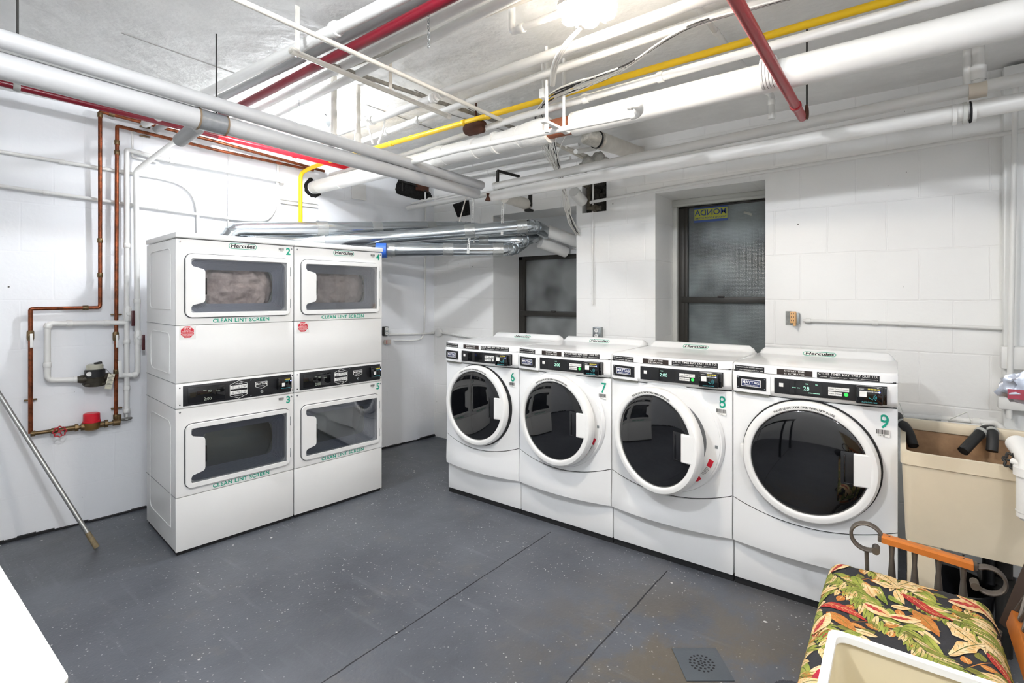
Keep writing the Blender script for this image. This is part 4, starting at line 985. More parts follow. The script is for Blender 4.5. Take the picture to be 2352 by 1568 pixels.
# left pair
J1, J2 = P(1106, 426, Y=JY), P(1094, 444, Y=JY+.03)
A1, A2 = P(0, 88, Y=JY), P(0, 150, Y=JY+.06)
d1_ = (J1-A1).normalized(); d2_ = (J2-A2).normalized()
lp1 = pipe('pipe', [A1-d1_*2.0, A1+(J1-A1)*.55, J1], .034, PIPEG, 'upper narrower grey pipe of the pair crossing the upper left towards the corner', group='grey pipe pair crossing the room', couplings=())
a = A1+(J1-A1)*.44
t0, t1 = P(452, 270, Y=JY+.045), P(518, 287, Y=JY+.04)
f0_, f1_ = (t0-A2).dot(d2_)/(J2-A2).length, (t1-A2).dot(d2_)/(J2-A2).length
t0, t1 = A2+(J2-A2)*f0_, A2+(J2-A2)*f1_
lp2 = MB().tube([A2-d2_*2.0, t0], .050, 28).tube([t1, J2], .043, 28, ).build('pipe', PIPEG)
tag(lp2, 'lower wider grey pipe of the pair crossing the upper left towards the corner', 'pipe', 'grey pipe pair crossing the room')
MB().tube([t0, t0+d2_*.008], .0525, 28).build('sealant_ring', mat('brown_sealant', '#7c6a55', .8, bump=1, bscale=60), lp2)
MB().tube([t1-d2_*.002, t1+d2_*.006], .049, 28).build('sealant_ring', mat('brown_sealant', '#7c6a55', .8), lp2)
MB().tube([t0, t1], .0475, 28).build('tee_fitting', mat('bare_grey_fitting', '#85888b', .35, vary=.2, vscale=30), lp2)
wy = P(455, 290, Y=JY+.04); v2t = PL(310, 392, .045)
tp0 = A2+(J2-A2)*.40+Vector((0, .03, -.03)); tp1 = P(425, 322, Y=JY+.35)
# corner junction
MB().tube([ra-Vector((0, .004, 0)), ra+Vector((0, .02, 0))], .030, 20).build('pipe_end', PIPEW, rp1)
MB().tube([la-Vector((0, .004, 0)), la+Vector((0, .02, 0))], .040, 20).build('pipe_end', PIPEW, rp2)
q = P(1121, 450, X=JX-.04); MB().tube([q-Vector((.004, 0, .035)), q, q+Vector((0, 0, .02))], .018, 10, radii=[.022, .008, .014]).build('torn_tape', RUST, rp2)
# rods holding the pair
for px_, y1_ in ((767, 205), (822, 188)):
    q = P(px_, 320, Y=JY+.02); o = MB().box(-.0125, .0125, -.0125, .0125, q.z-.02, ZC, .002, M=T((q.x, q.y, 0))).tube([(q.x, q.y, q.z-.03), (q.x, q.y, q.z+.03)], .021, 10).build('hanger_post', PIPEI)
    tag(o, {767: 'left white post hanging from the ceiling to the grey pipe pair', 822: 'right cream post hanging from the ceiling to the grey pipe pair'}[px_], 'hanger', 'posts holding the grey pipe pair')
for px_, top, bot, lab in ((40, 35, 110, 'thin dark rod from the ceiling to the grey pipes near the left edge'), (497, 120, 270, 'thin black rod from the ceiling down past the grey pipes')):
    q = P(px_, bot, Y=JY+.05); o = MB().tube([q, (q.x, q.y, ZC)], .004, 8).build('hanger_rod', DARK); tag(o, lab, 'hanger', 'thin hanger rods')
# straps loops near 875,300
mb = MB()
for px0, px1 in ((905, 868), (858, 856)):
    a, b = P(px0-20, 268, Z=2.62), P(px1, 330, Y=JY+.05); mb.tube([a, a.lerp(b, .5)+Vector((.01, 0, -.01)), b], .006, 6)
o = mb.build('strap', WST); tag(o, 'pair of loose white straps dangling from the pipe near the bulb', 'strap')

# ================================================================== LEFT WALL PIPEWORK
def wl_pts(lst, off): return [PL(x, y, off if len(q) == 0 else q[0]) for x, y, *q in lst]
cg = 'white conduits on the left wall'
pipe('conduit', wl_pts([(-160, 322), (0, 348), (214, 383), (290, 396), (375, 410), (415, 421), (445, 448), (454, 480), (455, 560)], .02), .011, PIPEW, 'upper white conduit on the left wall, bending down behind the dryers', 'conduit', cg, bend=.05, couplings=(.03, .33, .52), cr=1.35)
pipe('conduit', wl_pts([(-160, 400), (0, 427), (214, 457), (300, 470), (455, 492), (570, 507), (615, 506), (634, 478), (637, 420), (640, 352)], .02), .0115, PIPEW, 'lower white conduit on the left wall, curving up before the yellow pipe', 'conduit', cg, bend=.08, couplings=(.2, .45, .9), cr=1.3)
pipe('pipe', wl_pts([(291, 948), (291, 344), (300, 345), (365, 363), (500, 388), (652, 416)], .055), .0155, PIPEW, 'long white pipe rising on the left wall and turning right to a capped end', 'pipe', 'white water pipes on the left wall', bend=.02, couplings=(.006, .06, .17, .40, .72, .995), cr=1.3)
pipe('pipe', [PL(272, 862, .06), PL(316, 861, .06), PL(316, 780, .06), PL(312, 392, .06), PL(405, 322, .30), P(440, 300, Y=JY+.30)], .0165, PIPEW, 'white pipe rising beside the dryers and slanting up to the tee under the grey pipes', 'pipe', 'white water pipes on the left wall', bend=.03, couplings=(.03, .12, .2, .93), cr=1.3)
q = P(452, 292, Y=JY+.20)
MB().tube([q, q+Vector((-.03, .12, -.05)), P(418, 318, Y=JY+.42)], .03, 16, radii=[.036, .032, .026]).build('tee_branch', PIPEG, lp2)
pipe('conduit', wl_pts([(304, 300), (304, 360), (366, 374)], .03), .007, PIPEW, 'short thin white conduit bending beside the copper pipes', 'conduit', cg, bend=.01)
pipe('conduit', wl_pts([(526, 330), (524, 540)], .012), .005, PIPEW, 'thin straight white conduit rising behind the dryers, left of the yellow pipe', 'conduit', cg)
# copper
cgp = 'copper pipes on the left wall'
def ball_valve(parent, p, m, hm, side=1):
    v = MB().tube([p+Vector((0, 0, -.03)), p+Vector((0, 0, -.02)), p+Vector((0, 0, .02)), p+Vector((0, 0, .03))], .02, 8, radii=[.015, .018, .018, .015]).lathe([(.012, 0), (.012, .025), (0, .027)], T(p) @ RX, 12).build('valve_body', m, parent)
    MB().box(-.007, .007, -.030, -.025, -.075, .012, .002, M=T(p)).build('valve_lever', hm, v)
cp1 = pipe('copper_pipe', [PL(745, 393, .07), PL(500, 326, .07), PL(230, 256, .07), PL(230, 700, .05), PL(228, 706, .05), PL(70, 709, .05), PL(70, 995, .05)], .0115, COPP, 'outer copper pipe stepping left and down on the left wall', 'pipe', cgp, bend=.012, couplings=(.38, .40, .61, .668, .74), cr=1.35, cm=BRASS)
cp2 = pipe('copper_pipe', [PL(720, 391, .05), PL(500, 345, .05), PL(269, 289, .05), PL(266, 968, .05)], .0115, COPP, 'inner copper pipe dropping straight down to the red-capped meter', 'pipe', cgp, bend=.012, couplings=(.44, .46, .9, .99), cr=1.35, cm=BRASS)
for p_, x_, y_ in ((cp1, 70, 770), (cp2, 266, 772)):
    ball_valve(p_, PL(x_, y_, .05), BRASS, WST)
for x_, y_ in ((70, 918), (268, 937), (267, 722), (333, 292), (333, 313), (578, 360)):
    q = PL(x_, y_, .02); MB().box(-.03, .03, -.01, .015, -.004, .004, .001, M=T(q) @ Matrix.Rotation(LA, 4, 'Z')).build('pipe_clip', BRASS, cp2)
# brass run with red gate wheel and red capped meter
pa, pb = PL(70, 996, .05), PL(272, 969, .05)
dd_ = (pb-pa); L_ = dd_.length; dd_.normalize()
bm_ = MB().tube([pa, pb], .012, 16)
for f0, f1, r_ in ((.0, .05, .018), (.22, .30, .018), (.36, .5, .017), (.48, .52, .024), (.55, .60, .025), (.72, .82, .021), (.83, .87, .026), (.93, 1.02, .022)):
    bm_.tube([pa+dd_*L_*f0, pa+dd_*L_*f1], r_, 8 if r_ > .022 else 16)
bm_.tube([pb, pb+Vector((0, 0, .05))], .017, 12)
o = bm_.build('brass_meter_run', BRASS); tag(o, 'tarnished brass pipe run joining the two copper pipes, with a red wheel and red cap', 'pipe')
c = pa+dd_*L_*.34-LN.to_3d()*.05 if hasattr(LN, 'to_3d') else pa
c = pa+dd_*L_*.30-Vector((LN.x, LN.y, 0))*.055
Mw = T(c) @ Matrix.Rotation(LA, 4, 'Z')
mb = MB().tube([Mw @ Vector(((.030+.003*cos(8*q))*cos(q), 0, (.030+.003*cos(8*q))*sin(q))) for q in [2*pi*k/48 for k in range(49)]], .004, 8)
for k in range(4): mb.tube([Mw @ Vector((0, 0, 0)), Mw @ Vector((.029*cos(k*pi/2+.4), 0, .029*sin(k*pi/2+.4)))], .003, 6)
mb.lathe([(.008, -.005), (.008, .01), (0, .012)], Mw @ RX, 12)
mb.build('hand_wheel', mat('faded_red_wheel', '#a8222c', .5), o); MB().tube([c, c+Vector((LN.x, LN.y, 0))*.05], .006, 8).build('valve_stem', BRASS, o)
c = pa+dd_*L_*.675
MB().lathe([(.028, -.03), (.042, -.02), (.046, .0), (.046, .022), (.03, .026)], T(c), 24).build('meter_body', mat('brown_brass', '#8a6a3a', .4, metal=.7, bump=.4, bscale=60), o)
MB().lathe([(.042, .02), (.048, .024), (.048, .034), (.045, .036), (.044, .078), (.038, .084), (0, .086)], T(c), 32).build('meter_cap', mat('red_meter_cap', '#d2162b', .35), o)
# white loop with the black water meter
wl2 = pipe('pipe', wl_pts([(291, 741), (109, 743), (109, 873), (188, 871)], .055), .0165, PIPEW, 'white pipe looping left on the left wall towards the dark water meter', 'pipe', 'white water pipes on the left wall', bend=.03, couplings=(.12, .33, .45, .72, .97), cr=1.3)
mc = PL(218, 868, .075)
wm_ = empty('water_meter', mc, LA); tag(wm_, 'dark bronze water meter with a black band and paper tag in the white pipe loop', 'meter')
MB().lathe([(.03, -.055), (.052, -.05), (.056, -.03), (.050, 0), (.055, .01), (.03, .014)], None, 24).tube([(-.088, 0, .0), (-.07, 0, .0), (.07, 0, .0), (.10, 0, .0)], .02, 12, radii=[.020, .026, .028, .016]).box(-.06, .06, -.045, .045, -.045, -.03, .004).build('meter_body', mat('dark_bronze', '#4b463c', .5, metal=.5, bump=.8, bscale=50, vary=.4, vscale=30), wm_)
MB().lathe([(.056, .010), (.056, .056), (.048, .060)], None, 10).build('meter_band', BLK, wm_)
MB().lathe([(.045, .056), (.045, .085), (.038, .092), (0, .092)], None, 24).build('meter_register', mat('dusty_cover', '#b9b7a6', .3), wm_)
MB().box(.015, .055, -.02, .02, .088, .098, .002, M=Matrix.Rotation(-.2, 4, 'Y')).build('meter_lid', DARK, wm_)
Mt = T((.075, -.05, -.005)) @ Matrix.Rotation(.22, 4, 'Y')
tg = MB().box(-.018, .018, -.001, .001, -.07, .03, .001, M=Mt).build('paper_tag', mat('paper_tag', '#d8d4c0', .7), wm_)
k = MB()
for i in range(8): k.box(-.014, .014-.004*(i % 3), -.0016, -.001, .012-i*.009, .0145-i*.009, M=Mt)
k.build('tag_print', INK, tg, smooth=0)
MB().lathe([(.016, 0), (.015, .0015), (0, .002)], T((-.035, -.047, .035)) @ RX, 8).build('torn_sticker', WST, wm_)
MB().tube([(-.07, -.02, .0), (-.05, -.055, .05), (.05, -.055, .06), (.085, -.052, .01)], .0012, 5).build('seal_wire', DARK, wm_)
# valves on the white pipes
for x_, y_, hm, lab in ((293, 720, mat('maroon_lever', '#4d2226', .4), 0), (317, 775, mat('maroon_lever', '#4d2226', .4), 1)):
    q = PL(x_, y_, .06); v = MB().tube([q+Vector((0, 0, .05)), q+Vector((0, 0, .03)), q-Vector((0, 0, .03)), q-Vector((0, 0, .05))], .02, 8, radii=[.019, .024, .024, .019]).lathe([(.013, 0), (.013, .03), (0, .032)], T(q) @ RX, 10).build('ball_valve', PIPEW)
    tag(v, ('white ball valve with a dark red lever high on the long white pipe', 'white ball valve with a dark red lever on the pipe nearest the dryers')[lab], 'valve', 'ball valves on the white pipes')
    MB().box(-.009, .009, -.043, -.033, -.085, .02, .003, M=T(q+Vector((.02, 0, 0)))).build('valve_lever', hm, v)
q = PL(291, 950, .055)
o = MB().tube([q, q-Vector((0, 0, .04))], .008, 8).build('drain_valve', PIPEW); tag(o, 'small drain valve with a wheel at the foot of the long white pipe', 'valve')
MB().tube([q+Vector((.028*cos(a), -.03*sin(a)*.5, -.035+.01*sin(a))) for a in [2*pi*k/20 for k in range(21)]], .006, 6).build('hand_wheel', mat('worn_wheel', '#a09e98', .5, vary=.6, vscale=60), o)
q = PL(276, 845, .10); o = MB().box(-.011, .011, -.002, .002, -.06, .05, .002, M=T(q) @ Matrix.Rotation(-.07, 4, 'Y')).build('hang_tag', WST); tag(o, 'narrow white lever beside the water meter', 'lever')

# metal rod leaning on the left wall
b0 = P(222, 1256, Z=0.012); b1 = PL(0, 908, .12)
d = (b1-b0).normalized(); tt = ((LC-.012)-(LN.x*b0.x+LN.y*b0.y))/(LN.x*d.x+LN.y*d.y)
rod = MB().tube([b0, b0+d*tt], .0125, 16).build('metal_rod', mat('dull_steel_tube', '#a9aaa8', .35, metal=.8, vary=.2, vscale=30)); tag(rod, 'long dull metal tube leaning against the left wall', 'rod')
MB().tube([b0-d*.004, b0+d*.07, b0+d*.10], .014, 16, radii=[.0145, .0142, .0132]).build('worn_tip', mat('dirty_tip', '#8f7f5f', .7, vary=.5, vscale=60), rod)

# ================================================================== DRYER DUCTS
def duct(name, pts, r, label, tapes=(), elbows=True):
    pts = [Vector(p) for p in pts]
    path = round_path(pts, .11, 4)
    o = MB().tube(path, r, 28).build(name, GALV, smooth=30); tag(o, label, 'duct', 'galvanised dryer ducts')
    L = [0]
    for a, b in zip(pts, pts[1:]): L.append(L[-1]+(b-a).length)
    for s in tapes:
        s *= L[-1]
        for i in range(len(pts)-1):
            if L[i] <= s <= L[i+1]:
                d = (pts[i+1]-pts[i]).normalized(); p = pts[i]+d*(s-L[i]); break
        MB().tube([p-d*.045, p+d*.045], r*1.03, 28).build('foil_tape', GALVD, o)
    # folded elbow seams
    for i in range(1, len(pts)-1):
        u = (pts[i-1]-pts[i]).normalized(); v = (pts[i+1]-pts[i]).normalized()
        if u.dot(v) > -.9:
            e = MB()
            for k in range(1, 4):
                t = k/4; p = (pts[i]+u*.10)*(1-t)**2+pts[i]*2*t*(1-t)+(pts[i]+v*.10)*t*t
                tg_ = (-u*(1-t)+v*t).normalized(); e.tube([p-tg_*.004, p+tg_*.004], r*1.05, 28)
            e.build('elbow_seam', GALV, o)
    return o
R_ = .060
e1 = P(1228, 517, X=3.72); e2 = P(1200, 553, X=3.70); e3 = P(1178, 573, X=3.62)
duct('exhaust_duct', [PL(520, 600, .14), PL(523, 527, .14), P(1060, 521, X=3.74), P(1200, 536, X=3.86), P(1235, 545, X=4.02)], R_*.93, 'galvanised duct rising behind dryer 2, rearmost of the upper ducts', (.3, .45, .62))
duct('exhaust_duct', [PL(560, 620, .13), PL(565, 543, .13), PL(690, 553, .17), P(905, 545, Z=2.015), e1, P(1254, 535, X=3.97)], R_*.95, 'galvanised duct sweeping up in front of the others to the window recess', (.28, .49, .72, .875))
duct('exhaust_duct', [PL(716, 600, .13), PL(718, 518, .10), PL(800, 530, .10), P(1030, 551, X=3.45), e2, P(1228, 543, X=3.95)], R_*.93, 'galvanised duct with foil-taped end, third down, behind the lowest duct', (.25, .76))
duct('exhaust_duct', [PL(800, 640, .14), PL(812, 590, .16), P(885, 575, X=2.86), P(1020, 573, X=3.2), e3, P(1205, 555, X=3.93)], R_*.93, 'lowest galvanised duct running from behind dryer 4 towards the window', (.32, .56, .77))
for k_, (a_p, b_p, l_) in enumerate((((1256, 530), (1345, 562), 'upper white plastic pipe sloping into the window recess behind the duct elbows'), ((1240, 556), (1300, 578), 'lower white plastic pipe sloping into the window recess behind the duct elbows'))):
    o = MB().tube([P(*a_p, X=3.95+.03*k_), P(*b_p, X=4.25)], .055, 24).build('vent_pipe', PIPEW); tag(o, l_, 'pipe', 'white vent pipes in the window recess')
c = P(876, 575, X=2.78); o = MB().tube([c+Vector((-.03, .03, 0)), c+Vector((.03, -.03, 0))], R_*1.04, 24).build('blue_tape', BLUE); tag(o, 'band of blue tape on the lowest duct just above dryer 4', 'tape')
for x_, y0_, y1_, X_, lab in ((1085, 455, 512, 3.42, 'perforated white strap hanging left above the ducts'), (1153, 455, 540, 3.52, 'perforated white strap looped under the front duct'), (1075, 548, 582, 3.30, 'short perforated strap around the lowest duct'), (1089, 545, 560, 3.5, 'tiny perforated strap end below the front duct')):
    a, b = P(x_+(2 if y0_ < 500 else 3), y0_, X=X_), P(x_, y1_, X=X_)
    mb = MB(); dirv = (b-a); n_ = max(3, int(dirv.length/.02))
    for k in range(n_):
        p, q = a+dirv*(k/n_), a+dirv*((k+1)/n_)
        for sx in (-.0085, .0048): mb.tube([p+Vector((sx*.6+.001, -sx*.8, 0)), q+Vector((sx*.6+.001, -sx*.8, 0))], .0045, 4, caps=True)
        mb.tube([p+Vector((-.008, .008, 0)), p+Vector((.006, -.008, 0))], .003, 4)
    o = mb.build('perforated_strap', WST, smooth=0); tag(o, lab, 'strap')
a, b = P(1077, 430, X=3.2), P(1055, 508, X=3.2); o = MB().tube([a, b], .005, 8).build('loose_stick', PIPEI); tag(o, 'thin cream wire hanging down at a slant before the ducts', 'wire')

# ================================================================== WINDOW WALL PIPES
pipe('pipe', [P(903, 484, X=3.55), P(1090, 451, X=3.55), P(1160, 438, X=3.55)], .024, PIPEW, 'white pipe with a closed end crossing low before the far corner', couplings=(.02,), cr=1.12)
o = MB().tube([P(1160, 452, X=3.40), P(1213, 470, X=3.72)], .05, 24).build('pipe_stub', PIPEI); tag(o, 'short fat cream pipe stub hanging below the pipe pair near the corner', 'pipe')
bk_ = MB().tube([P(1143, 445, X=3.5), P(1143, 392, X=3.5)], .014, 10).tube([P(1143, 392, X=3.5), P(1192, 405, X=3.75)], .013, 10).tube([P(1218, 445, X=3.7), P(1218, 474, X=3.7)], .018, 10).box(-.03, .03, -.03, .03, -.03, -.01, .004, M=T(P(1215, 478, X=3.7))).build('dark_bracket', DARK)
tag(bk_, 'dark iron pipe bracket above the fat cream stub', 'bracket')
for (x_, y_, w_, h_, lab) in ((950, 430, .42, .23, 'dark broken hole high on the left wall near the corner, with a rusty edge'),):
    q = PL(x_, y_, .002); out = []
    for k in range(18):
        a = 2*pi*k/18; j = 1+random.uniform(-.15, .15); out.append((w_/2*j*max(-1, min(1, 1.3*cos(a))), h_/2*j*max(-1, min(1, 1.3*sin(a)))))
    o = MB().prism(out, 0, .006, RX).build('wall_hole', HOLEM, smooth=0, loc=q, rot=(0, 0, LA)); tag(o, lab, 'hole')
    MB().box(.02, .16, -.05, -.006, -.03, .06, .004).build('rusty_bracket', RUST, o); MB().tube([(-.19, -.03, .03), (-.02, -.03, .02), (.18, -.05, -.05)], .009, 8).tube([(-.15, -.02, .06), (-.15, -.02, -.06)], .007, 8).build('cavity_pipe', DARK, o)
for k in range(1):
    pass
pipe('pipe', [P(936, 470, X=3.6), P(985, 458, X=3.6), P(1055, 444, X=3.6)], .012, PIPEW, 'thin lumpy white pipe just above the closed-end white pipe', couplings=(.3, .45, .6), cr=1.5)
q = P(1060, 480, X=XW-.004); out = [(-.12, .06), (.10, .085), (.12, -.07), (-.05, -.08)]
o = MB().prism(out, 0, .006, RX).build('wall_hole', HOLEM, smooth=0, loc=q, rot=(0, 0, -pi/2)); tag(o, 'dark slanting hole in the window wall behind the hanging straps', 'hole')
o = plate('access_panel', rrect(-.075, .075, -.075, .075, .006, 3), [], 0, .006, PIPEW, None); o.location = PL(824, 440, .004); o.rotation_euler = (0, 0, LA); tag(o, 'small square white painted cover plate on the left wall near the widest pipe', 'cover plate')
# thin pipe low along the window wall
pipe('conduit', [P(1348, 466, X=3.78), P(1540, 430, X=3.80), P(1758, 394, X=3.82), P(2100, 340, X=3.82), P(2335, 302, X=3.80), P(2335, 302, X=3.80)+Vector((0, -.8, .0))], .0125, PIPEW, 'slender white pipe running along the window wall just above the tall window', 'conduit', couplings=(.12,))
# drop elbow run beneath ceiling on window wall
pipe('conduit', [P(1975, 262, X=3.84), P(2100, 233, X=3.84), P(2180, 214, X=3.84), P(2352, 180, X=3.84)], .009, PIPEW, 'thin white conduit close under the ceiling at the right', 'conduit')
for (x0, y0, x1, y1, X_, r_, lab) in ((1000, 395, 1330, 330, 3.70, .020, 'white pipe behind the widest pipe running towards the cable bundle'), (1050, 408, 1310, 362, 3.78, .016, 'second white pipe low behind the widest pipe')):
    pipe('pipe', [P(x0, y0, X=X_), P(x1, y1, X=X_)], r_, PIPEW, lab, group='white pipes behind the widest pipe', couplings=(.3,))
# boxed cream pipe from the wide pipe to the window wall
a, b = P(1368, 318, Z=2.50), P(1475, 352, Z=2.52)
b = P(1465, 352, X=XW)
o = MB().tube([P(1375, 322, X=2.95), b], .055, 28).build('branch_pipe', PIPEI); tag(o, 'cream branch pipe running from the wide pipe into the window wall', 'pipe')
MB().tube([P(1345, 312, X=2.85), P(1372, 321, X=2.93)], .05, 24).build('branch_elbow', mat('flaking_jacket', '#cfcdc4', .6, bump=1, bscale=30, bdist=.01, vary=.3, vscale=30), o)
MB().tube([P(1368, 320, X=2.925), P(1372, 321, X=2.94)], .056, 24).build('dark_joint', SEAM, o)
for i, (x0, y0, x1, y1, r_) in enumerate(((1275, 330, 1345, 365, .013), (1300, 338, 1350, 358, .010), (1322, 348, 1368, 340, .018))):
    o = MB().tube([P(x0, y0, X=3.3), P(x1, y1, X=3.6)], r_, 12).build('pipe', PIPEW if i == 2 else PIPEI); tag(o, ('slanting grey pipe behind the cable drop', 'thinner slanting pipe beside it, behind the cable drop', 'short white pipe end beside the branch pipe')[i], 'pipe')
mb = MB()
for (x_, y_, X_, r_) in ((1352, 372, 3.6, .055), (1374, 362, 3.64, .05), (1338, 386, 3.58, .04), (1392, 370, 3.66, .035)):
    c_ = P(x_, y_, X=X_); r0 = bmesh.ops.create_icosphere(mb.bm, subdivisions=3, radius=r_)
    for v in r0['verts']: v.co = v.co*(1+.35*noise.noise(v.co*26+Vector((x_, 0, 0))))+c_
o = mb.build('wrapped_valve', mat('plastered_wrap', '#c4c4be', .6, bump=1, bscale=40, bdist=.01, vary=.3, vscale=30), smooth=60); tag(o, 'lumpy plaster-wrapped valve half hidden behind the pipe pair, right of the cables', 'valve')
# rusty valve in the broken hole
v = MB().tube([P(1352, 425, X=3.78), P(1352, 478, X=3.78), P(1380, 478, X=3.80)], .02, 12).tube([P(1352, 425, X=3.78), P(1345, 425, X=3.70)], .022, 12).tube([P(1362, 478, X=3.79), P(1370, 478, X=3.79)], .028, 8).build('old_valve', mat('brown_valve', '#5b5446', .6, metal=.3, bump=.8, bscale=50, vary=.4, vscale=30)); tag(v, 'old brown iron valve standing in the broken wall hole', 'valve')
pipe('conduit', [P(1362, 418, X=3.77), P(1361, 560, X=3.86), P(1361, 700, X=3.865)], .008, PIPEW, 'thin white conduit dropping from the broken hole down the pier', 'conduit')
o = MB().tube([P(1318, 440, X=3.6), P(1338, 462, X=3.75)], .045, 18).build('pipe_plug', PIPEW); tag(o, 'white pipe plug beside the cable bundle below the pipe pair', 'pipe')

# ================================================================== CABLES
def cable(pts, r=.0035): return smooth_path(pts, 3), r
random.seed(21)
for ci, (nm, m, n_, lab) in enumerate((('cable_bundle', CABLE, 11, 'bundle of white cables dropping from the ceiling and curving behind the pier'), ('black_cable', CABK, 4, 'few black cables among the white drop bundle'))):
    mb = MB()
    for k in range(n_):
        j = lambda s: random.uniform(-s, s)
        pts = [P(1262+j(28), 300+j(8), X=3.25), P(1268+j(22), 345+j(8), X=3.3), P(1288+j(9), 400+j(5), X=3.45), P(1298+j(6), 445, X=3.5), P(1302+j(9), 480+j(4), X=3.55), P(1312+j(9), 515+j(6), X=3.68), P(1332+j(6), 545+j(6), X=3.95)]
        p, r = cable(pts, .0036); mb.tube(p, r, 6)
    for k in range(5 if ci == 0 else 0):
        pts = [P(1225+random.uniform(0, 90), 305, X=3.2), P(1240+random.uniform(0, 60), 352, X=3.3), P(1280+random.uniform(-5, 12), 392, X=3.42)]
        p, r = cable(pts, .003); mb.tube(p, r, 6)
    o = mb.build(nm, m); tag(o, lab, 'cable', kind='stuff')
for ci, (nm, m, n_, lab) in enumerate((('cable_run', CABLE, 8, 'white cables slung along the yellow gas pipe'), ('black_cable_run', CABK, 3, 'black cables slung among the white ones along the yellow pipe'))):
    mb = MB()
    for k in range(n_):
        j = lambda s: random.uniform(-s, s)
        pts = [P(1960, -40+j(3), Z=2.57), P(1830, -10+j(3), Z=2.565), P(1700, 27+j(4), Z=2.56), P(1600, 52+j(4), Z=2.56), P(1520, 95+j(5), Z=2.56), P(1455, 145+j(4), Z=2.56), P(1400, 172+j(11), Z=2.56), P(1330, 195+j(16), Z=2.56), P(1250, 225+j(18), Z=2.56), P(1235+j(20), 270, Z=2.56), P(1262+j(15), 300, Z=2.55)]
        p, r = cable(pts, .0038); mb.tube(p, r, 6)
    o = mb.build(nm, m); tag(o, lab, 'cable', kind='stuff')
mb = MB()
for k in range(3):
    pts = [P(1330+k*2, 66, Z=2.60), P(1300+k*4, 95, Z=2.58), P(1277+k*5, 128, Z=2.56), P(1266+k*5, 160, Z=2.56), P(1266+k*3, 196, Z=2.56)]
    p, r = cable(pts, .006); mb.tube(p, r, 8)
o = mb.build('lamp_cable', CABLE); tag(o, 'white flexible cables hanging from the cluster lamp', 'cable')
q = P(1248, 205, Z=2.58); o = MB().box(-.02, .02, -.015, .015, -.05, .0, .004, M=T(q)).tube([q, (q.x-.01, q.y, ZC)], .007, 8).build('hanger_clip', PIPEW); tag(o, 'small white hanger clip above the yellow pipe left of the lamp cables', 'hanger')

# ================================================================== OUTLETS AND CONDUITS ON THE WINDOW WALL
def outlet(name, loc, rz, label, w=.07, h=.11, body=STEELB):
    o = empty(name, loc, rz); tag(o, label, 'outlet')
    MB().box(-w/2, w/2, -.045, 0, -h/2, h/2, .004).build('outlet_box', body, o)
    f = MB().box(-w/2+.004, w/2-.004, -.049, -.045, -h/2+.004, h/2-.004, .001).build('cover', GALV, o)
    for s in (-1, 1):
        r = MB().lathe([(.016, 0), (.016, .003), (0, .003)], T((0, -.049, s*.022)) @ RX, 20).build('receptacle', WST, o)
        MB().box(-.007, -.005, -.0528, -.052, s*.022-.002, s*.022+.007).box(.005, .007, -.0528, -.052, s*.022-.002, s*.022+.007).lathe([(.0022, 0), (0, .0008)], T((0, -.052, s*.022-.008)) @ RX, 8).build('slot', INK, r, smooth=0)
    return o
q = P(1376, 764, X=XW); outlet('wall_outlet', q, -pi/2, 'grey steel double outlet on the pier behind washer 7', .075, .10)
q = PL(882, 760, .0); ob = outlet('wall_outlet', q, LA, 'dark metal outlet at the corner of the dryers, low on the left wall', .05, .09, DARK)
q = P(1818, 730, X=XW)
ob2 = empty('wall_outlet', q, -pi/2); tag(ob2, 'wall outlet with an orange plug adapter to the right of the tall window', 'outlet')
MB().box(-.035, .0, -.003, 0, -.048, .045).build('recess_plate', mat('grey_plate', '#a5a7a3', .5, vary=.5, vscale=30), ob2, smooth=0)
MB().box(.0, .05, -.045, 0, -.04, .035, .004).build('outlet_box', STEELB, ob2)
f = MB().box(.003, .036, -.075, -.04, -.032, .045, .005).box(.02, .034, -.07, -.045, -.05, -.03, .002).build('plug_adapter', ORNG, ob2)
k = MB()
for r_ in range(3):
    for c_ in range(2): k.box(.009+c_*.014, .012+c_*.014, -.0757, -.075, -.018+r_*.022, -.008+r_*.022)
k.build('slot', INK, f, smooth=0)
pipe('conduit', [P(1845, 736, X=3.86), P(2040, 742, X=3.86), P(2300, 754, X=3.86), P(2352, 757, X=3.78)+Vector((0, -.4, 0))], .010, PIPEW, 'white conduit running right from the orange plug adapter to the pilaster', 'conduit', couplings=(.02, .27, .36), cr=1.5)
pipe('conduit', [PL(888, 768, .02), PL(975, 766, .02), PL(1000, 764, .02), P(1015, 764, X=3.86), P(1090, 776, X=3.86), P(1200, 784, X=3.86)], .010, PIPEW, 'white conduit running around the far corner above washer 6', 'conduit', couplings=(.32, .5), cr=1.4)
q = P(1010, 763, X=3.87); o = MB().lathe([(.042, 0), (.042, .03), (.036, .034), (0, .034)], T(q) @ Matrix.Rotation(-pi/2, 4, 'Z') @ RX, 24).build('junction_box', PIPEW); tag(o, 'round white junction box in the far corner', 'junction box')
pipe('conduit', [PL(905, 782, .02), PL(950, 782, .02), PL(968, 778, .02), PL(974, 766, .02), PL(976, 690, .02), PL(977, 440, .02)], .008, PIPEW, 'thin white conduit curving up near the far corner', 'conduit', bend=.03, couplings=(.35,))
q = PL(890, 785, .03); o = MB().box(-.03, .03, -.02, .02, -.02, .02, .003, M=T(q)).build('label_block', mat('red_white_tag', '#cfc4bd', .5)); tag(o, 'small white and red tag below the corner outlet beside the dryers', 'tag')
MB().box(-.03, -.022, -.0215, -.02, -.02, .02, M=T(q)).build('red_stripe', REDS, o, smooth=0)
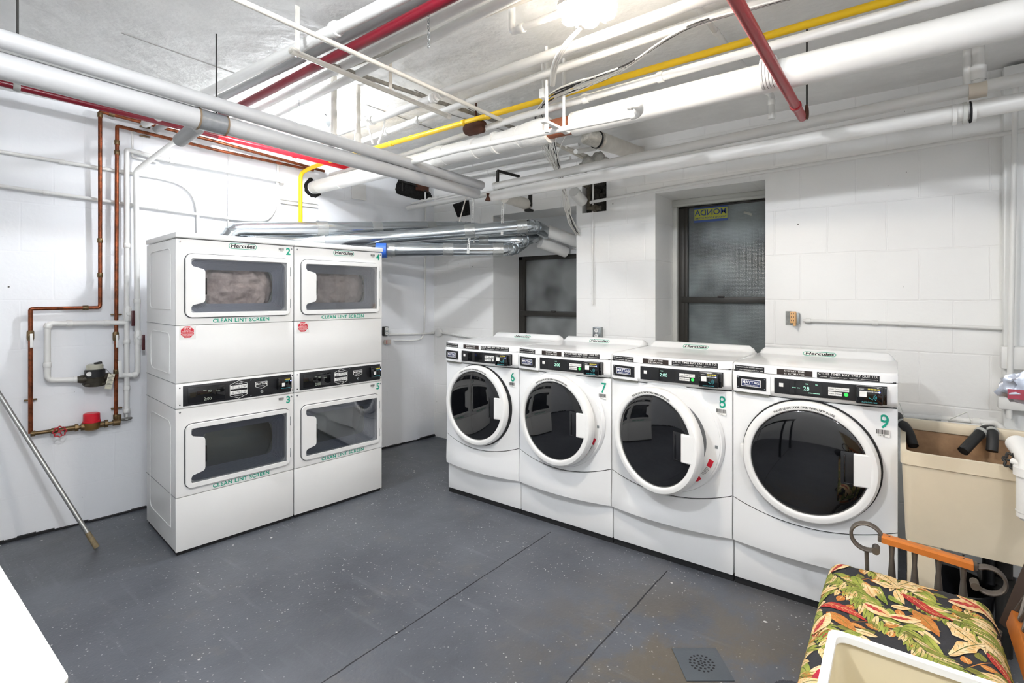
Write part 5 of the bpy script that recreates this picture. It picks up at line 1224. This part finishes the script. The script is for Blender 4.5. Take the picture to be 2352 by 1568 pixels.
# vertical pipe and fittings at the right edge
VX = 3.74
pipe('pipe', [P(2333, 190, X=VX), P(2318, 960, X=VX)+Vector((0, 0, 0))], .0125, PIPEW, 'thin vertical white pipe before the right-hand pilaster', couplings=())
bx = P(2325, 820, X=3.8); o = MB().box(3.74, 3.80, bx.y-.05, bx.y+.05, bx.z-.06, bx.z+.06, .008).build('junction_box', PIPEW); tag(o, 'white painted box on the right pilaster behind the vertical pipe', 'junction box')
b2 = P(2330, 918, X=3.8); o = MB().box(3.72, 3.80, b2.y-.06, b2.y+.07, b2.z-.045, b2.z+.045, .008).box(3.70, 3.80, b2.y-.06, b2.y+.08, b2.z+.03, b2.z+.05, .005).build('junction_box', PIPEW); tag(o, 'lower white painted box on the right pilaster, with a flared top', 'junction box')
# shiny packet hanging at right
q = P(2343, 893, X=2.2); mb = MB(); bmesh.ops.create_icosphere(mb.bm, subdivisions=3, radius=1)
for v in mb.bm.verts:
    n_ = noise.noise(v.co*2.3); v.co = Vector((v.co.x*.02, v.co.y*.048, v.co.z*.045))*(1+.5*n_)+q
o = mb.build('foil_packet', mat('silver_foil', '#9ea3ad', .35, metal=.7, bump=.6, bscale=20, bdist=.006)); tag(o, 'blurred silver and red crumpled packet at the right edge', 'packet')
MB().box(-.022, -.018, -.01, .03, -.03, .0, M=T(q)).build('red_print', mat('dull_red_print', '#8e3444', .5), o, smooth=0)
MB().tube([q+Vector((0, 0, .04)), q+Vector((0, -.25, .5)), (q.x, q.y-.3, ZC)], .0015, 5).build('string', CABLE, o)

# ================================================================== SINK
SX0, SX1, SY0, SY1 = 2.70, 3.20, -.60, .004
rim, bot = .85, .47
sk = empty('utility_sink', ((SX0+SX1)/2, (SY0+SY1)/2, 0), -pi/2)
tag(sk, 'cream plastic laundry tub on legs to the right of washer 9, stained inside', 'sink')
w_, d_ = (SY1-SY0)/2, (SX1-SX0)/2
def basin(name, wt, wb, dt, db, z0, z1, m, par, up=True):
    mb = MB(); N_ = []
    for ww, dw, z in ((wt, dt, z1), (wb, db, z0)):
        N_.append([mb.bm.verts.new((x, y, z)) for x, y in rrect(-ww, ww, -dw, dw, .03, 5)])
    n = len(N_[0])
    for k in range(n): mb.bm.faces.new((N_[0][k], N_[0][(k+1) % n], N_[1][(k+1) % n], N_[1][k]))
    mb.bm.faces.new(N_[1]); return mb
def rim_ring(wo, do, wi, di, z0, z1, m, par, name):
    mb = MB(); A_ = []
    for ww, dw, z in ((wo, do, z0), (wo, do, z1), (wi, di, z1), (wi, di, z0)):
        A_.append([mb.bm.verts.new((x, y, z)) for x, y in rrect(-ww, ww, -dw, dw, .03, 5)])
    n = len(A_[0])
    for i in range(4):
        a, b = A_[i], A_[(i+1) % 4]
        for k in range(n): mb.bm.faces.new((a[k], a[(k+1) % n], b[(k+1) % n], b[k]))
    return mb.build(name, m, par, smooth=35)
basin('outer', w_-.004, w_-.018, d_-.004, d_-.03, bot, rim-.03, TUBC, sk).build('tub', TUBC, sk, smooth=35)
basin('inner', w_-.02, w_-.04, d_-.02, d_-.05, bot+.02, rim-.001, TUBI, sk).build('tub_inside', TUBI, sk, smooth=35)
rim_ring(w_, d_, w_-.020, d_-.020, rim-.052, rim, TUBC, sk, 'rim')
MB().box(-w_+.01, w_-.01, d_-.03, d_, rim, rim+.05, .006).build('splash_ledge', TUBC, sk)
for sx in (-1, 1):
    for sy in (-1, 1): MB().box(sx*(w_-.078)-.055, sx*(w_-.078)+.055, sy*(d_-.055)-.02, sy*(d_-.055)+.02, 0, bot+.004, .002).build('leg', TUBC, sk)
MB().tube([(0, 0, bot), (0, 0, .30), (0, .08, .24), (0, .2, .24)], .025, 12).build('drain_pipe', BLK, sk)
for k in range(9):
    pass
mb = MB()
for k in range(14):
    x, y = random.uniform(-w_+.06, w_-.08), random.uniform(-.12, .15); s = random.uniform(.01, .028)
    mb.box(-s, s, -s*.7, s*.7, -s*.3, s*.3, .003, M=T((x, y, bot+.28+random.uniform(-.02, .02))) @ Matrix.Rotation(random.uniform(0, 3), 4, Vector((random.random(), random.random(), 1)).normalized()))
mb.box(-w_+.05, w_-.05, -d_+.06, d_-.06, bot+.02, bot+.265, .01)
o = mb.build('sink_debris', mat('lint_debris', '#8d6d4d', .9, bump=1, bscale=40, bdist=.01, vary=.5, vscale=14)); o.location = sk.location; o.rotation_euler = (0, 0, -pi/2)
tag(o, 'brown lint and debris lying in the cream laundry tub', 'debris', kind='stuff')
# drain hoses
def hose(pts, label, clip):
    p = smooth_path(pts, 3); o = MB().tube(p, .021, 18, caps=False).tube([p[-2].lerp(p[-1], .2), p[-1]], .0175, 18).build('drain_hose', RUBB); tag(o, label, 'hose', 'black drain hoses over the sink')
    k = int(len(p)*clip); d = (p[k+1]-p[k-1]).normalized(); MB().tube([p[k]-d*.008, p[k]+d*.008], .024, 16).build('hose_clip', TIE, o)
XH = 3.12
hose([P(2062, 955, X=3.30), P(2068, 968, X=3.22), P(2085, 985, X=XH), P(2098, 1024, X=XH-.06)], 'black drain hose beside washer 9, leftmost over the sink', .45)
hose([P(2274, 990, X=3.22), P(2262, 985, X=3.17), P(2246, 1000, X=XH), P(2212, 1036, X=XH-.08)], 'black drain hose slanting left over the sink, middle one', .5)
hose([P(2270, 1000, X=3.24), P(2276, 982, X=3.19), P(2281, 1000, X=XH), P(2278, 1036, X=XH-.03)], 'black drain hose pointing straight down over the sink, rightmost one', .5)
pg = 'white pipes behind the sink'
pipe('pipe', [P(2040, 952, X=3.62), P(2180, 962, X=3.62), P(2290, 972, X=3.60), P(2335, 1018, X=3.30)], .014, PIPEW, 'upper white pipe behind the sink, bending down at the right', group=pg, bend=.03, couplings=(.5,))
pipe('pipe', [P(2040, 962, X=3.60), P(2180, 973, X=3.60), P(2265, 981, X=3.58)], .012, PIPEW, 'lower white pipe just behind the sink', group=pg, couplings=(.6,))
o = MB().tube(smooth_path([P(2205, 995, X=3.3), P(2240, 984, X=3.35), P(2262, 975, X=3.4)]), .006, 6).tube([P(2182, 962, X=3.5), P(2220, 946, X=3.5)], .003, 6).tube([P(2222, 946, X=3.5), P(2232, 972, X=3.45)], .002, 6).tube([P(2066, 925, X=3.3), P(2083, 975, X=3.2)], .002, 6).build('wire_ties', WFRW); tag(o, 'thin wires tied to the pipes behind the sink', 'wire', kind='stuff')
# standpipe and valve at right
sp_ = P(2368, 1062, X=2.62); 
st2 = MB().tube([P(2335, 1018, X=2.75), sp_+Vector((0, 0, -.0)), sp_-Vector((0, 0, .07))], .034, 20).tube([sp_-Vector((0, 0, .03)), sp_-Vector((0, 0, .20))], .040, 24).tube([sp_-Vector((0, 0, .02)), sp_-Vector((0, 0, .05))], .048, 24).tube([sp_-Vector((0, 0, .18)), sp_-Vector((0, 0, .21))], .042, 24, radii=[.042, .03]).build('standpipe', PIPEW); tag(st2, 'thick white standpipe at the right edge in front of the sink', 'pipe')
vq = P(2325, 1058, X=2.66)
ov = MB().tube([vq, sp_-Vector((0, 0, .02))], .012, 10).build('tap_valve', PIPEW); tag(ov, 'small tap valve with a black ridged hand wheel at the right end of the sink', 'valve')
Mv = T(vq) @ Matrix.Rotation(.9, 4, 'Z') @ Matrix.Rotation(.3, 4, 'X')
mb = MB().tube([Mv @ Vector(((.026+.004*cos(7*q))*cos(q), 0, (.026+.004*cos(7*q))*sin(q))) for q in [2*pi*k/42 for k in range(43)]], .005, 8)
for k in range(4): mb.tube([Mv @ Vector((0, 0, 0)), Mv @ Vector((.025*cos(k*pi/2), 0, .025*sin(k*pi/2)))], .004, 6)
mb.build('hand_wheel', DARK, ov)
# dark things under the sink
o = MB().lathe([(.0, .0), (.13, .0), (.15, .22), (.155, .24), (.145, .24), (.12, .02), (0, .02)], T((3.0, -.17, 0)), 32, caps=False).build('bucket', BLK); tag(o, 'black round bucket on the floor under the sink', 'bucket')
o = MB().tube([(2.95, -.34, 0), (2.95, -.34, .47)], .028, 16).tube([(2.95, -.34, .1), (2.95, -.34, .13)], .036, 16).tube([(2.95, -.34, .3), (2.95, -.34, .33)], .036, 16).build('waste_pipe', DARK); tag(o, 'dark upright waste pipe under the right side of the sink', 'pipe')
o = MB().tube([(3.05+.09*cos(a), -.48, .12+.09*sin(a)) for a in [2*pi*k/30 for k in range(31)]], .022, 10).build('rubber_wheel', RUBB); tag(o, 'black rubber wheel standing under the sink at the right', 'wheel')

# ================================================================== FLOOR DRAIN, TABLE
dc = [P(1550, 1492, Z=0), P(1655, 1492, Z=0), P(1680, 1560, Z=0), P(1565, 1562, Z=0)]
cen = sum(dc, Vector())/4; ang_ = atan2(dc[1].y-dc[0].y, dc[1].x-dc[0].x)
s_ = .094
o = MB().box(-s_, s_, -s_, s_, 0, .004, .0015).build('floor_drain', mat('painted_drain', '#4b5157', .4, bump=.4, bscale=60), loc=cen, rot=(0, 0, ang_)); tag(o, 'square painted floor drain plate with a round pattern of holes', 'floor drain')
k = MB()
for ring, n_, rr in ((0, 1, 0), (1, 6, .014), (2, 11, .030), (3, 17, .046)):
    for i in range(n_):
        a = 2*pi*i/n_+ring*.4; k.lathe([(.0052, .0042), (0, .0043)], T((rr*cos(a), rr*sin(a), 0)), 10, caps=False)
k.build('drain_hole', SEAM, o, smooth=0)
# white folding table at the left
tb = empty('folding_table', (0, 0, 0)); tag(tb, 'white laminate folding table in the left foreground with a rounded corner', 'table')
tx1 = P(162, 1560, Z=.9).x; ty0 = P(160, 1566, Z=.9).y
MB().prism(rrect(-.75, tx1, ty0, 2.6, .022, 6), .872, .9).build('tabletop', TABLE, tb)
MB().box(-.72, tx1-.02, ty0+.02, 2.58, .80, .872, .004).build('apron', BLK, tb)
for x, y in ((-.68, ty0+.06), (tx1-.07, ty0+.06), (-.68, 2.5), (tx1-.07, 2.5)): MB().box(x-.02, x+.02, y-.02, y+.02, 0, .8, .003).build('leg', BLK, tb)

# ================================================================== BENCH WITH CUSHION
BX0, BX1, BYf, BYb = 1.25, 2.40, .20, -.26
bn = empty('garden_bench', (0, 0, 0)); tag(bn, 'cast iron and orange wood garden bench in the right foreground', 'bench')
for k in range(5):
    y = BYb+.05+k*.095
    MB().box(BX0, BX1-.02, y-.035, y+.035, .35, .372, .004).build('seat_slat', WOODO, bn)
def scroll(cx, cy, cz, r, a0, a1, X, n=26, shrink=.0):
    return [Vector((X, cy+(r*(1-shrink*k/n))*cos(a0+(a1-a0)*k/n), cz+(r*(1-shrink*k/n))*sin(a0+(a1-a0)*k/n))) for k in range(n+1)]
for X in (BX0-.02, BX1):
    fr = MB()
    yF, yB = P(2025, 1235, X=BX1).y, P(2235, 1298, X=BX1).y
    zF, zB = P(2025, 1235, X=BX1).z, P(2235, 1298, X=BX1).z
    zF += .0; a_f = scroll(0, yF+.052, zF+.0, .052, -pi*.05+pi, -pi*1.30+pi*1.0+pi*0-.9, X)
    # front scroll: from the wood round the top and down to the finial
    front = [Vector((X, yF+.047+.050*cos(q), zF-.008+.050*sin(q))) for q in [pi*.92-(pi*1.62)*k/24 for k in range(25)]]
    back = [Vector((X, yB-.040+.044*cos(q), zB-.038+.044*sin(q))) for q in [pi*.30+(pi*1.5)*k/24 for k in range(25)]]
    for path in (front, back):
        for o_ in (-.011, -.0055, 0, .0055, .011): fr.tube([q_+Vector((o_, 0, 0)) for q_ in path], .0058-.12*abs(o_)*.3, 8)
        for a, b in zip(path, path[1:]):
            pass
        e = path[-1]; fr.tube([e+Vector((-.022, 0, 0)), e+Vector((.022, 0, 0))], .013, 14)
    fr.box(X-.016, X+.016, yF-.012, yF+.012, zF-.012, zF+.012, .003).box(X-.016, X+.016, yB-.012, yB+.012, zB-.012, zB+.010, .003)
    e = front[-1]; fr.tube([front[-4], (X, front[-4].y-.004, .36)], .007, 8)
    for f_ in (.12, .38, .64, .9):
        y = yF+(yB-yF)*f_; zt_ = zF+(zB-zF)*f_-.012
        fr.tube([(X, y, zt_), (X, y, zt_-.05), (X, y, .44), (X, y, .40), (X, y, .36)], .008, 10, radii=[.010, .0075, .013, .009, .012])
    fr.tube([(X, BYf, .36), (X, BYb, .36)], .012, 8)
    fr.tube(smooth_path([(X, BYf, .36), (X, BYf+.03, .25), (X, BYf-.03, .12), (X, BYf+.05, 0.012)]), .014, 10)
    fr.tube(smooth_path([(X, BYb, .36), (X, BYb+.02, .25), (X, BYb-.02, .12), (X, BYb-.07, 0.012)]), .014, 10)
    fr.build('cast_iron_side', IRON, bn)
    w = MB(); d = Vector((0, yB-yF, zB-zF)); 
    w.prism([(X-.021, -.011), (X+.021, -.011), (X+.021, .009), (X+.013, .015), (X-.013, .015), (X-.021, .009)], 0, 1, Matrix(((1, 0, 0, 0), (0, 0, yB-yF, yF), (0, 1, zB-zF, zF), (0, 0, 0, 1))))
    ar = w.build('armrest', WOODO, bn, smooth=20)
    MB().lathe([(.005, 0), (0, .002)], T((X, yF+(yB-yF)*.09, zF+(zB-zF)*.09+.0145)), 10).lathe([(.005, 0), (0, .002)], T((X, yF+(yB-yF)*.9, zF+(zB-zF)*.9+.0145)), 10).build('screw', DARK, ar)
# backrest leaning away: dark end bar, orange rails and iron lattice
def bk(z, dy=0): return Vector((0, BYb-.02-(z-.40)*.28+dy, z))
x1 = BX1-.04
MB().tube([bk(.40)+Vector((x1, 0, 0)), bk(.95)+Vector((x1, 0, 0))], .021, 4).build('back_post', WOODB, bn, smooth=0)
MB().tube([bk(.40)+Vector((x1+.03, 0, 0)), bk(.95)+Vector((x1+.03, 0, 0))], .009, 8).build('back_rod', IRON, bn)
MB().tube([bk(.40)+Vector((BX0, 0, 0)), bk(.95)+Vector((BX0, 0, 0))], .021, 4).build('back_post', WOODB, bn, smooth=0)
for z in (.44, .62, .80, .93):
    MB().box(BX0, x1-.02, -.011, .011, -.028, .028, .004, M=T(bk(z)) @ Matrix.Rotation(.27, 4, 'X')).build('back_rail', WOODO, bn)
lat = MB()
for k in range(16):
    xx = BX0+.05+k*(x1-BX0-.1)/15
    lat.tube([bk(.47)+Vector((xx-.03, 0, 0)), bk(.60)+Vector((xx+.03, 0, 0))], .006, 6).tube([bk(.47)+Vector((xx+.03, 0, 0)), bk(.60)+Vector((xx-.03, 0, 0))], .006, 6)
    lat.tube([bk(.65)+Vector((xx-.03, 0, 0)), bk(.78)+Vector((xx+.03, 0, 0))], .006, 6).tube([bk(.65)+Vector((xx+.03, 0, 0)), bk(.78)+Vector((xx-.03, 0, 0))], .006, 6)
lat.build('back_lattice', IRON, bn)

# cushion: puffed, tufted, printed with tropical leaves
CX0, CX1, CY0, CY1 = 1.27, 2.365, BYb+.012, BYf+.03
ccx, ccy, chx, chy = (CX0+CX1)/2, (CY0+CY1)/2, (CX1-CX0)/2, (CY1-CY0)/2
TUFT = [(ccx+a*chx, ccy+b*chy) for a in (-.62, -.2, .22, .62) for b in (.28, -.3)]
def roll(a, h, R):
    s = 1 if a >= 0 else -1; q = abs(a)
    if q < h-R: return a, 0.0
    th = (q-(h-R))/R
    if th < pi/2: return s*(h-R+R*sin(th)), R*(1-cos(th))
    return s*h*1.0, R+(q-(h-R)-R*pi/2)
def csurf(a, b):
    R = .055; x, dx_ = roll(a, chx, R); y, dy_ = roll(b, chy, R)
    drop = max(dx_, dy_) if min(dx_, dy_) < 1e-6 else sqrt(dx_*dx_+dy_*dy_)
    drop = min(drop, .098)
    puff = .016*(1-min(1, abs(x)/chx)**4)*(1-min(1, abs(y)/chy)**4)
    X, Y = ccx+x, ccy+y
    for (tx, ty) in TUFT: puff -= .016*math.exp(-((X-tx)**2+(Y-ty)**2)/(2*.035**2))
    puff += .004*noise.noise(Vector((X*6, Y*6, 0)))
    cr_ = .02*max(0, abs(x)/chx+abs(y)/chy-1.7)
    return Vector((X-cr_*(1 if x > 0 else -1), Y-cr_*(1 if y > 0 else -1), .472+puff-drop))
def cnorm(a, b):
    e = .003; n = (csurf(a+e, b)-csurf(a-e, b)).cross(csurf(a, b+e)-csurf(a, b-e)); 
    return n.normalized() if n.length > 1e-9 else Vector((0, 0, 1))
cu_ = MB(); NA, NB = 90, 54; EA, EB = chx+.075, chy+.075; g = []
for i in range(NA+1): g.append([cu_.bm.verts.new(csurf(-EA+2*EA*i/NA, -EB+2*EB*j/NB)) for j in range(NB+1)])
for i in range(NA):
    for j in range(NB): cu_.bm.faces.new((g[i][j], g[i+1][j], g[i+1][j+1], g[i][j+1]))
cush = cu_.build('seat_cushion', mat('navy_charcoal_print', '#2b2c31', .75, bump=.4, bscale=300), smooth=180)
tag(cush, 'puffy bench cushion printed with red, green and cream tropical leaves on charcoal', 'cushion')
MB().box(CX0+.03, CX1-.03, CY0+.03, CY1-.03, .374, .44, .01).build('cushion_core', mat('navy_charcoal_print', '#2b2c31', .75), cush)
LCOL = [mat('leaf_cream', '#f3e6c2', .75, vary=.45, vscale=45, vcol='#dcae66'), mat('leaf_green', '#bdb95c', .75, vary=.5, vscale=30, vcol='#71892f'), mat('leaf_red', '#c2402e', .75, vary=.4, vscale=28, vcol='#a01f2b'), mat('leaf_orange', '#d99a52', .75, vary=.3, vscale=30, vcol='#b86a2a'), mat('leaf_olive', '#7b7a34', .75), mat('leaf_vein', '#56622a', .75), mat('leaf_crimson', '#b3213a', .75), mat('leaf_pale_vein', '#e6c98a', .75)]
random.seed(5)
pr = MB()
def uvpt(a, b, off): return csurf(a, b)+cnorm(a, b)*off
def leaf(a, b, ang, L, w, c, off, vein=5, lobes=0, inner=None, ex=.8):
    n = 14; ca, sa = cos(ang), sin(ang); rows = []
    bend = random.uniform(-.25, .25)
    for k in range(n+1):
        s = k/n; ww = w*(sin(pi*min(1, s**ex)))**.85
        if lobes: ww *= 1-.38*abs(sin(s*pi*lobes))
        u = L*(s-.5); cv = bend*L*(s-.5)**2
        pts = []
        for q in (-1, -.5, 0, .5, 1):
            lu = u+abs(q)*w*.15; lv = q*ww+cv
            aa, bb = a+lu*ca-lv*sa, b+lu*sa+lv*ca
            pts.append((max(-EA, min(EA, aa)), max(-EB, min(EB, bb))))
        rows.append([pr.bm.verts.new(uvpt(p[0], p[1], off)) for p in pts])
    for r0, r1 in zip(rows, rows[1:]):
        for k in range(4):
            try: f = pr.bm.faces.new((r0[k], r1[k], r1[k+1], r0[k+1])); f.material_index = c
            except ValueError: pass
    if inner is not None:
        leaf(a-.08*L*ca, b-.08*L*sa, ang, L*.72, w*.42, inner, off+.0003, vein=None, lobes=4)
    if vein is not None:
        leaf(a, b, ang, L*.98, w*.03+.0005, vein, off+.0006, vein=None, ex=1)
        if L > .10:
            for s in (-.32, -.2, -.08, .04, .16, .28):
                for sd in (-1, 1):
                    aa, bb = a+L*s*ca-sd*w*.38*sa*-1*-1, b+L*s*sa+sd*w*.38*ca
                    leaf(aa, bb, ang+sd*.75, w*.8, .0005, vein, off+.0005, vein=None, ex=1)
# sprays repeated over the cloth like a printed pattern
lay = 0
def fern(a, b, ang):
    leaf(a, b, ang, .24, .0018, 5, .0008, vein=None)
    for k in range(11):
        s = -.11+.021*k
        for sd in (-1, 1):
            l = .078*(1-.35*abs(k-4)/6); leaf(a+s*cos(ang)+cos(ang+sd*.75)*l*.5, b+s*sin(ang)+sin(ang+sd*.75)*l*.5, ang+sd*.75, l, .0080, 1 if (k+sd) % 3 else 0, .0009, vein=5)
def twig(a, b, ang):
    leaf(a, b, ang, .13, .0015, 3, .0008, vein=None)
    for k in range(5):
        s = -.055+.026*k; sd = 1 if k % 2 else -1
        leaf(a+s*cos(ang)-sin(ang)*sd*.02, b+s*sin(ang)+cos(ang)*sd*.02, ang+sd*.9, .040, .013, 3 if k % 3 else 4, .0009, vein=7 if k % 3 else 5)
TW, TH = .30, .27
nA = int(EA/TW)+2; nB = int(EB/TH)+2
for i in range(-nA, nA+1):
    for j in range(-nB, nB+1):
        oa, ob = i*TW+(j % 2)*TW*.5, j*TH*.55*1.0
        if abs(oa) > EA or abs(ob) > EB: continue
        els = [('L', .00, .00, -2.4, .145, .050, 0, 5, 2, None), ('L', .045, -.055, -1.5, .13, .048, 0, 5, 2, None),
               ('L', .13, .02, -2.05, .15, .030, 2, 3, 0, None), ('L', .10, -.055, -2.5, .125, .030, 3, 5, 0, None),
               ('L', -.085, .045, 2.9, .13, .036, 0, 6, 0, 6), ('L', -.02, .085, -2.6, .07, .020, 1, 5, 0, None), ('L', .015, .10, -2.1, .065, .018, 0, 5, 0, None),
               ('L', -.125, -.02, 2.1, .06, .018, 1, 5, 0, None), ('L', -.10, -.05, 1.6, .065, .02, 0, 5, 0, None), ('L', .07, .09, -.6, .05, .02, 4, 5, 0, None)]
        fern(oa+.065, ob+.055*(-1), -2.5); twig(oa-.05, ob-.02, -.7)
        if oa+ccx > 1.72: els = [e_ for e_ in els if e_[4] < .1]
        for (_, da, db, an, l, w, c, ve, lo_, inn_) in els:
            aa, bb = oa+da, ob+db
            if abs(aa) < EA and abs(bb) < EB: leaf(aa, bb, an, l*1.12, w*.80, c, .0008+.0003*((lay*7) % 5), vein=ve, lobes=lo_, inner=inn_); lay += 1
def lf(x0, y0, x1, y1, w, c, vein=5, lobes=0, inner=None, off=.0022):
    p, q = P(x0, y0, Z=.483), P(x1, y1, Z=.483); v = q-p; m_ = (p+q)/2
    leaf(m_.x-ccx, m_.y-ccy, atan2(v.y, v.x), v.length, w, c, off, vein=vein, lobes=lobes, inner=inner)
def dirof(x0, y0, x1, y1):
    p, q = P(x0, y0, Z=.483), P(x1, y1, Z=.483); return (p.x+q.x)/2-ccx, (p.y+q.y)/2-ccy, atan2(q.y-p.y, q.x-p.x)
for a_4 in ((1905, 1300, 2010, 1400), (2080, 1450, 2175, 1555), (2330, 1500, 2230, 1420), (1880, 1480, 1850, 1400)): fern(*dirof(*a_4))
for a_4 in ((2100, 1325, 2170, 1390), (1920, 1350, 1975, 1405), (2030, 1435, 2090, 1470), (2195, 1425, 2260, 1415), (1960, 1290, 2030, 1330)): twig(*dirof(*a_4))
for e_ in ((2068, 1360, 2192, 1427, .0235, 2, 7), (1880, 1374, 1992, 1423, .0205, 2, 7), (2268, 1498, 2335, 1565, .015, 2, 7),
           (1900, 1400, 1968, 1455, .022, 3, 4), (2098, 1402, 2158, 1462, .023, 3, 4), (1982, 1292, 2040, 1330, .014, 4, 5), (2192, 1408, 2240, 1418, .012, 4, 5),
           (2016, 1345, 2036, 1392, .012, 1, 5), (2040, 1362, 2072, 1392, .012, 1, 5), (2056, 1352, 2074, 1388, .013, 0, 5), (1986, 1338, 2006, 1372, .018, 0, 3), (2004, 1346, 2024, 1366, .018, 0, 3),
           (1962, 1322, 1980, 1352, .02, 1, 5), (2045, 1395, 2090, 1400, .016, 0, 3), (2040, 1400, 2052, 1420, .012, 1, 5), (1875, 1340, 1925, 1352, .018, 0, 3), (1872, 1365, 1910, 1350, .014, 1, 5)):
    lf(*e_, off=.0024+.0002*(e_[0] % 4))
for e_ in ((2006, 1302, 2068, 1352, .034, 0, 5), (2000, 1334, 2066, 1354, .020, 0, 5), (2058, 1350, 2112, 1322, .022, 0, 5), (2064, 1346, 2118, 1358, .026, 0, 5),
           (2170, 1430, 2252, 1492, .034, 0, 5), (2172, 1500, 2262, 1478, .026, 0, 5), (2246, 1462, 2326, 1528, .022, 0, 5), (1888, 1500, 1930, 1545, .03, 0, 5)):
    lf(*e_, lobes=2, off=.0030+.0002*(e_[0] % 3))
for e_ in ((1980, 1388, 2050, 1422, .026, 0, 3), (2040, 1420, 2115, 1432, .022, 0, 3), (2172, 1378, 2282, 1402, .034, 0, 3), (2196, 1362, 2312, 1430, .018, 0, 3), (1902, 1304, 1962, 1284, .022, 0, 3), (1866, 1440, 1905, 1408, .026, 0, 3)):
    lf(*e_, inner=6, off=.0036+.0002*(e_[0] % 3))
pr.build('leaf_print', LCOL, cush, smooth=180)
# cream bin
bc = P(1905, 1440, Z=.85)
bx1, by1 = bc.x, bc.y
bin_ = empty('storage_bin', (bx1-.24, by1-.28, 0)); tag(bin_, 'cream plastic bin with a white rim in the bottom right foreground', 'bin')
def bshape(w, d, z, r=.02): return [(x, y, z) for x, y in rrect(-w, w, -d, d, r, 5)]
mb = MB(); lv = [bshape(.20, .24, 0), bshape(.235, .275, .84)]; lv_i = [bshape(.231, .271, .84), bshape(.196, .236, .012)]
def loft(mb, loops, cap0=False, cap1=False):
    R = [[mb.bm.verts.new(p) for p in l] for l in loops]; n = len(R[0])
    for a, b in zip(R, R[1:]):
        for k in range(n): mb.bm.faces.new((a[k], a[(k+1) % n], b[(k+1) % n], b[k]))
    if cap0: mb.bm.faces.new(R[0])
    if cap1: mb.bm.faces.new(R[-1])
    return mb
loft(mb, lv, cap0=True).build('bin_wall', BINC, bin_, smooth=35)
loft(MB(), lv_i, cap1=True).build('bin_inside', BINC, bin_, smooth=35)
loft(MB(), [bshape(.226, .266, .838), bshape(.226, .266, .85), bshape(.24, .28, .85), bshape(.24, .28, .832)]).build('rim', BINW, bin_, smooth=35)
# charcoal towel
tq = P(1810, 1565, Z=.53); mb = MB(); bmesh.ops.create_icosphere(mb.bm, subdivisions=6, radius=1)
for v in mb.bm.verts:
    p = v.co.copy(); n_ = noise.noise(p*1.3)*.10+noise.noise(p*5)*.03+noise.noise(p*60)*.06
    v.co = Vector((p.x*.07, p.y*.045, p.z*.035))*(1+n_)+Vector((tq.x-.05, tq.y-.012, .512))
o = mb.build('towel', TOWEL, smooth=180); tag(o, 'crumpled charcoal terry towel beside the bin, at the bottom edge', 'towel')
